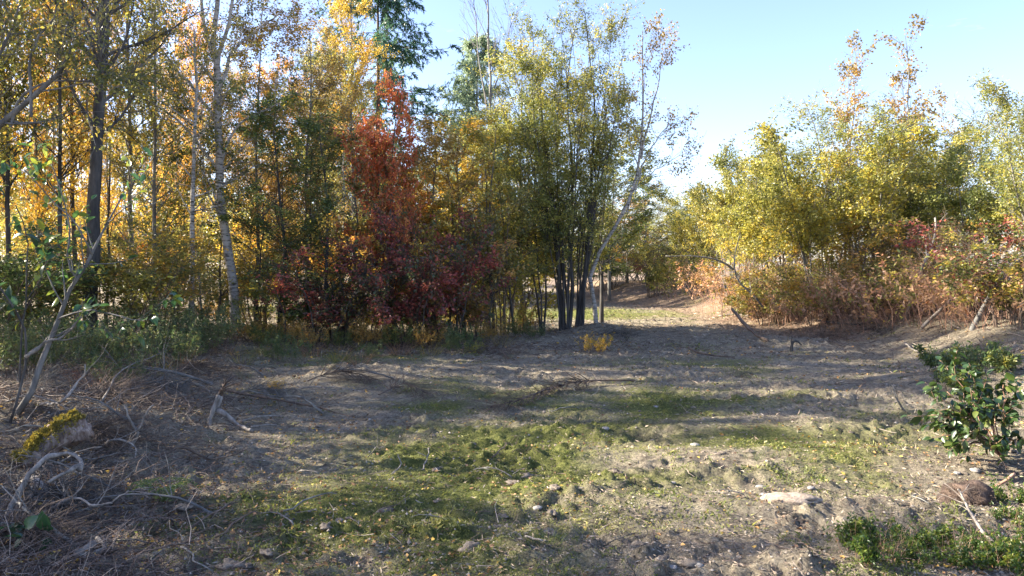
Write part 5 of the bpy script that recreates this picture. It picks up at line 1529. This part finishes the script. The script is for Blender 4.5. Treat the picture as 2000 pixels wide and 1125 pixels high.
bits('bank_straw', 9000, 35, 0.20, 0.0026, tint_mat('pink_straw', [(0.20, 0.11, 0.08), (0.34, 0.20, 0.14), (0.48, 0.32, 0.23), (0.60, 0.46, 0.36)]),
     lambda x, y: np.clip(straw_mask(x, y) * 1.6 - 0.3, 0, 1) * (y > 15) * (x > 2), 0.01, 0.4, 3, 0.3, (560, 700), False)

# soil crumbs
cp, r3 = ground_points(24000, seed=51, dens=lambda x, y: np.clip(0.55 + 1.2 * fbm(x / 0.7, y / 0.4, 3, 57) - 0.4 * green_mask(x, y), 0.05, 1) * (y < 22))
m = len(cp)
f = np.clip(np.linalg.norm(cp[:, :2], axis=1) / 8.0, 0.7, 2.2)
rad = (0.003 + 0.016 * r3.random(m) ** 4) * f
oct_ = np.array([[1, 0, 0], [0, 1, 0], [-1, 0, 0], [0, -1, 0], [0, 0, 0.8], [0, 0, -0.8]], float)
an = r3.random(m) * 6.283
V = oct_[None] * rad[:, None, None] * (0.6 + 0.8 * r3.random((m, 6, 1)))
ca, sa = np.cos(an)[:, None], np.sin(an)[:, None]
V = np.stack([V[..., 0] * ca - V[..., 1] * sa, V[..., 0] * sa + V[..., 1] * ca, V[..., 2]], -1) + (cp + np.stack([0 * rad, 0 * rad, rad * 0.3], 1))[:, None]
tt = np.array([[0, 1, 4], [1, 2, 4], [2, 3, 4], [3, 0, 4]])
b = Buf(); b.add(V.reshape(-1, 3), None, (np.arange(m)[:, None, None] * 6 + tt[None]).reshape(-1, 3), np.repeat(np.clip(0.5 + 0.25 * r3.normal(size=m), 0, 1), 6))
stuff('soil_crumbs', b, tint_mat('soil_crumbs', [(0.06, 0.048, 0.038), (0.16, 0.13, 0.10), (0.26, 0.22, 0.17), (0.38, 0.34, 0.28)]))

# fallen leaves
lp, r2 = ground_points(17000, seed=41, dens=lambda x, y: np.clip(0.12 + 0.5 * smooth(0, 3, -(x + 0.25 * y - 1.0)) + 1.0 * wedge(x, y) + 0.5 * fbm(x / 0.8, y / 0.6, 3, 43), 0.02, 1))
b = Buf()
m = len(lp)
ax = nrm(np.stack([r2.normal(size=m), r2.normal(size=m), r2.normal(size=m) * 0.25], 1))
lp[:, 2] += 0.012
leaves(b, lp, ax, 0.032 * np.clip(np.linalg.norm(lp[:, :2], axis=1) / 8, 0.9, 1.8) * (0.5 + 0.8 * r2.random(m)), np.clip(0.45 + 0.28 * r2.normal(size=m), 0, 1), width=0.6)
stuff('fallen_leaves', b, leaf_mat('dead_leaf_litter', [(0.07, 0.045, 0.03), (0.20, 0.11, 0.06), (0.38, 0.21, 0.08), (0.58, 0.38, 0.07)], 0.15, 0.7, 1.2))

# alike small pieces: tell them apart by their order from the left
for nm in ('loose_stick', 'soil_clod'):
    by = {}
    for o in bpy.data.objects:
        if o.name.split('.')[0] == nm and 'label' in o: by.setdefault(o['label'], []).append(o)
    for lab, lst in by.items():
        if len(lst) > 1:
            lst.sort(key=lambda q_: q_.location.x / max(1.0, q_.location.y))
            for i_, o in enumerate(lst): o['label'] = lab + ', ' + ORD[i_] + ' from the left'

for grp in ('trees beyond the left edge', 'shrubs beyond the left edge', 'thin-crowned trees beyond the left edge'):
    lst = sorted([o for o in bpy.data.objects if o.get('group') == grp], key=lambda q_: -q_.location.y)
    for i_, o in enumerate(lst): o['label'] = '%s beyond the left edge of the view, %s from the far end' % (grp.split(' beyond')[0][:-1], ORD[i_])
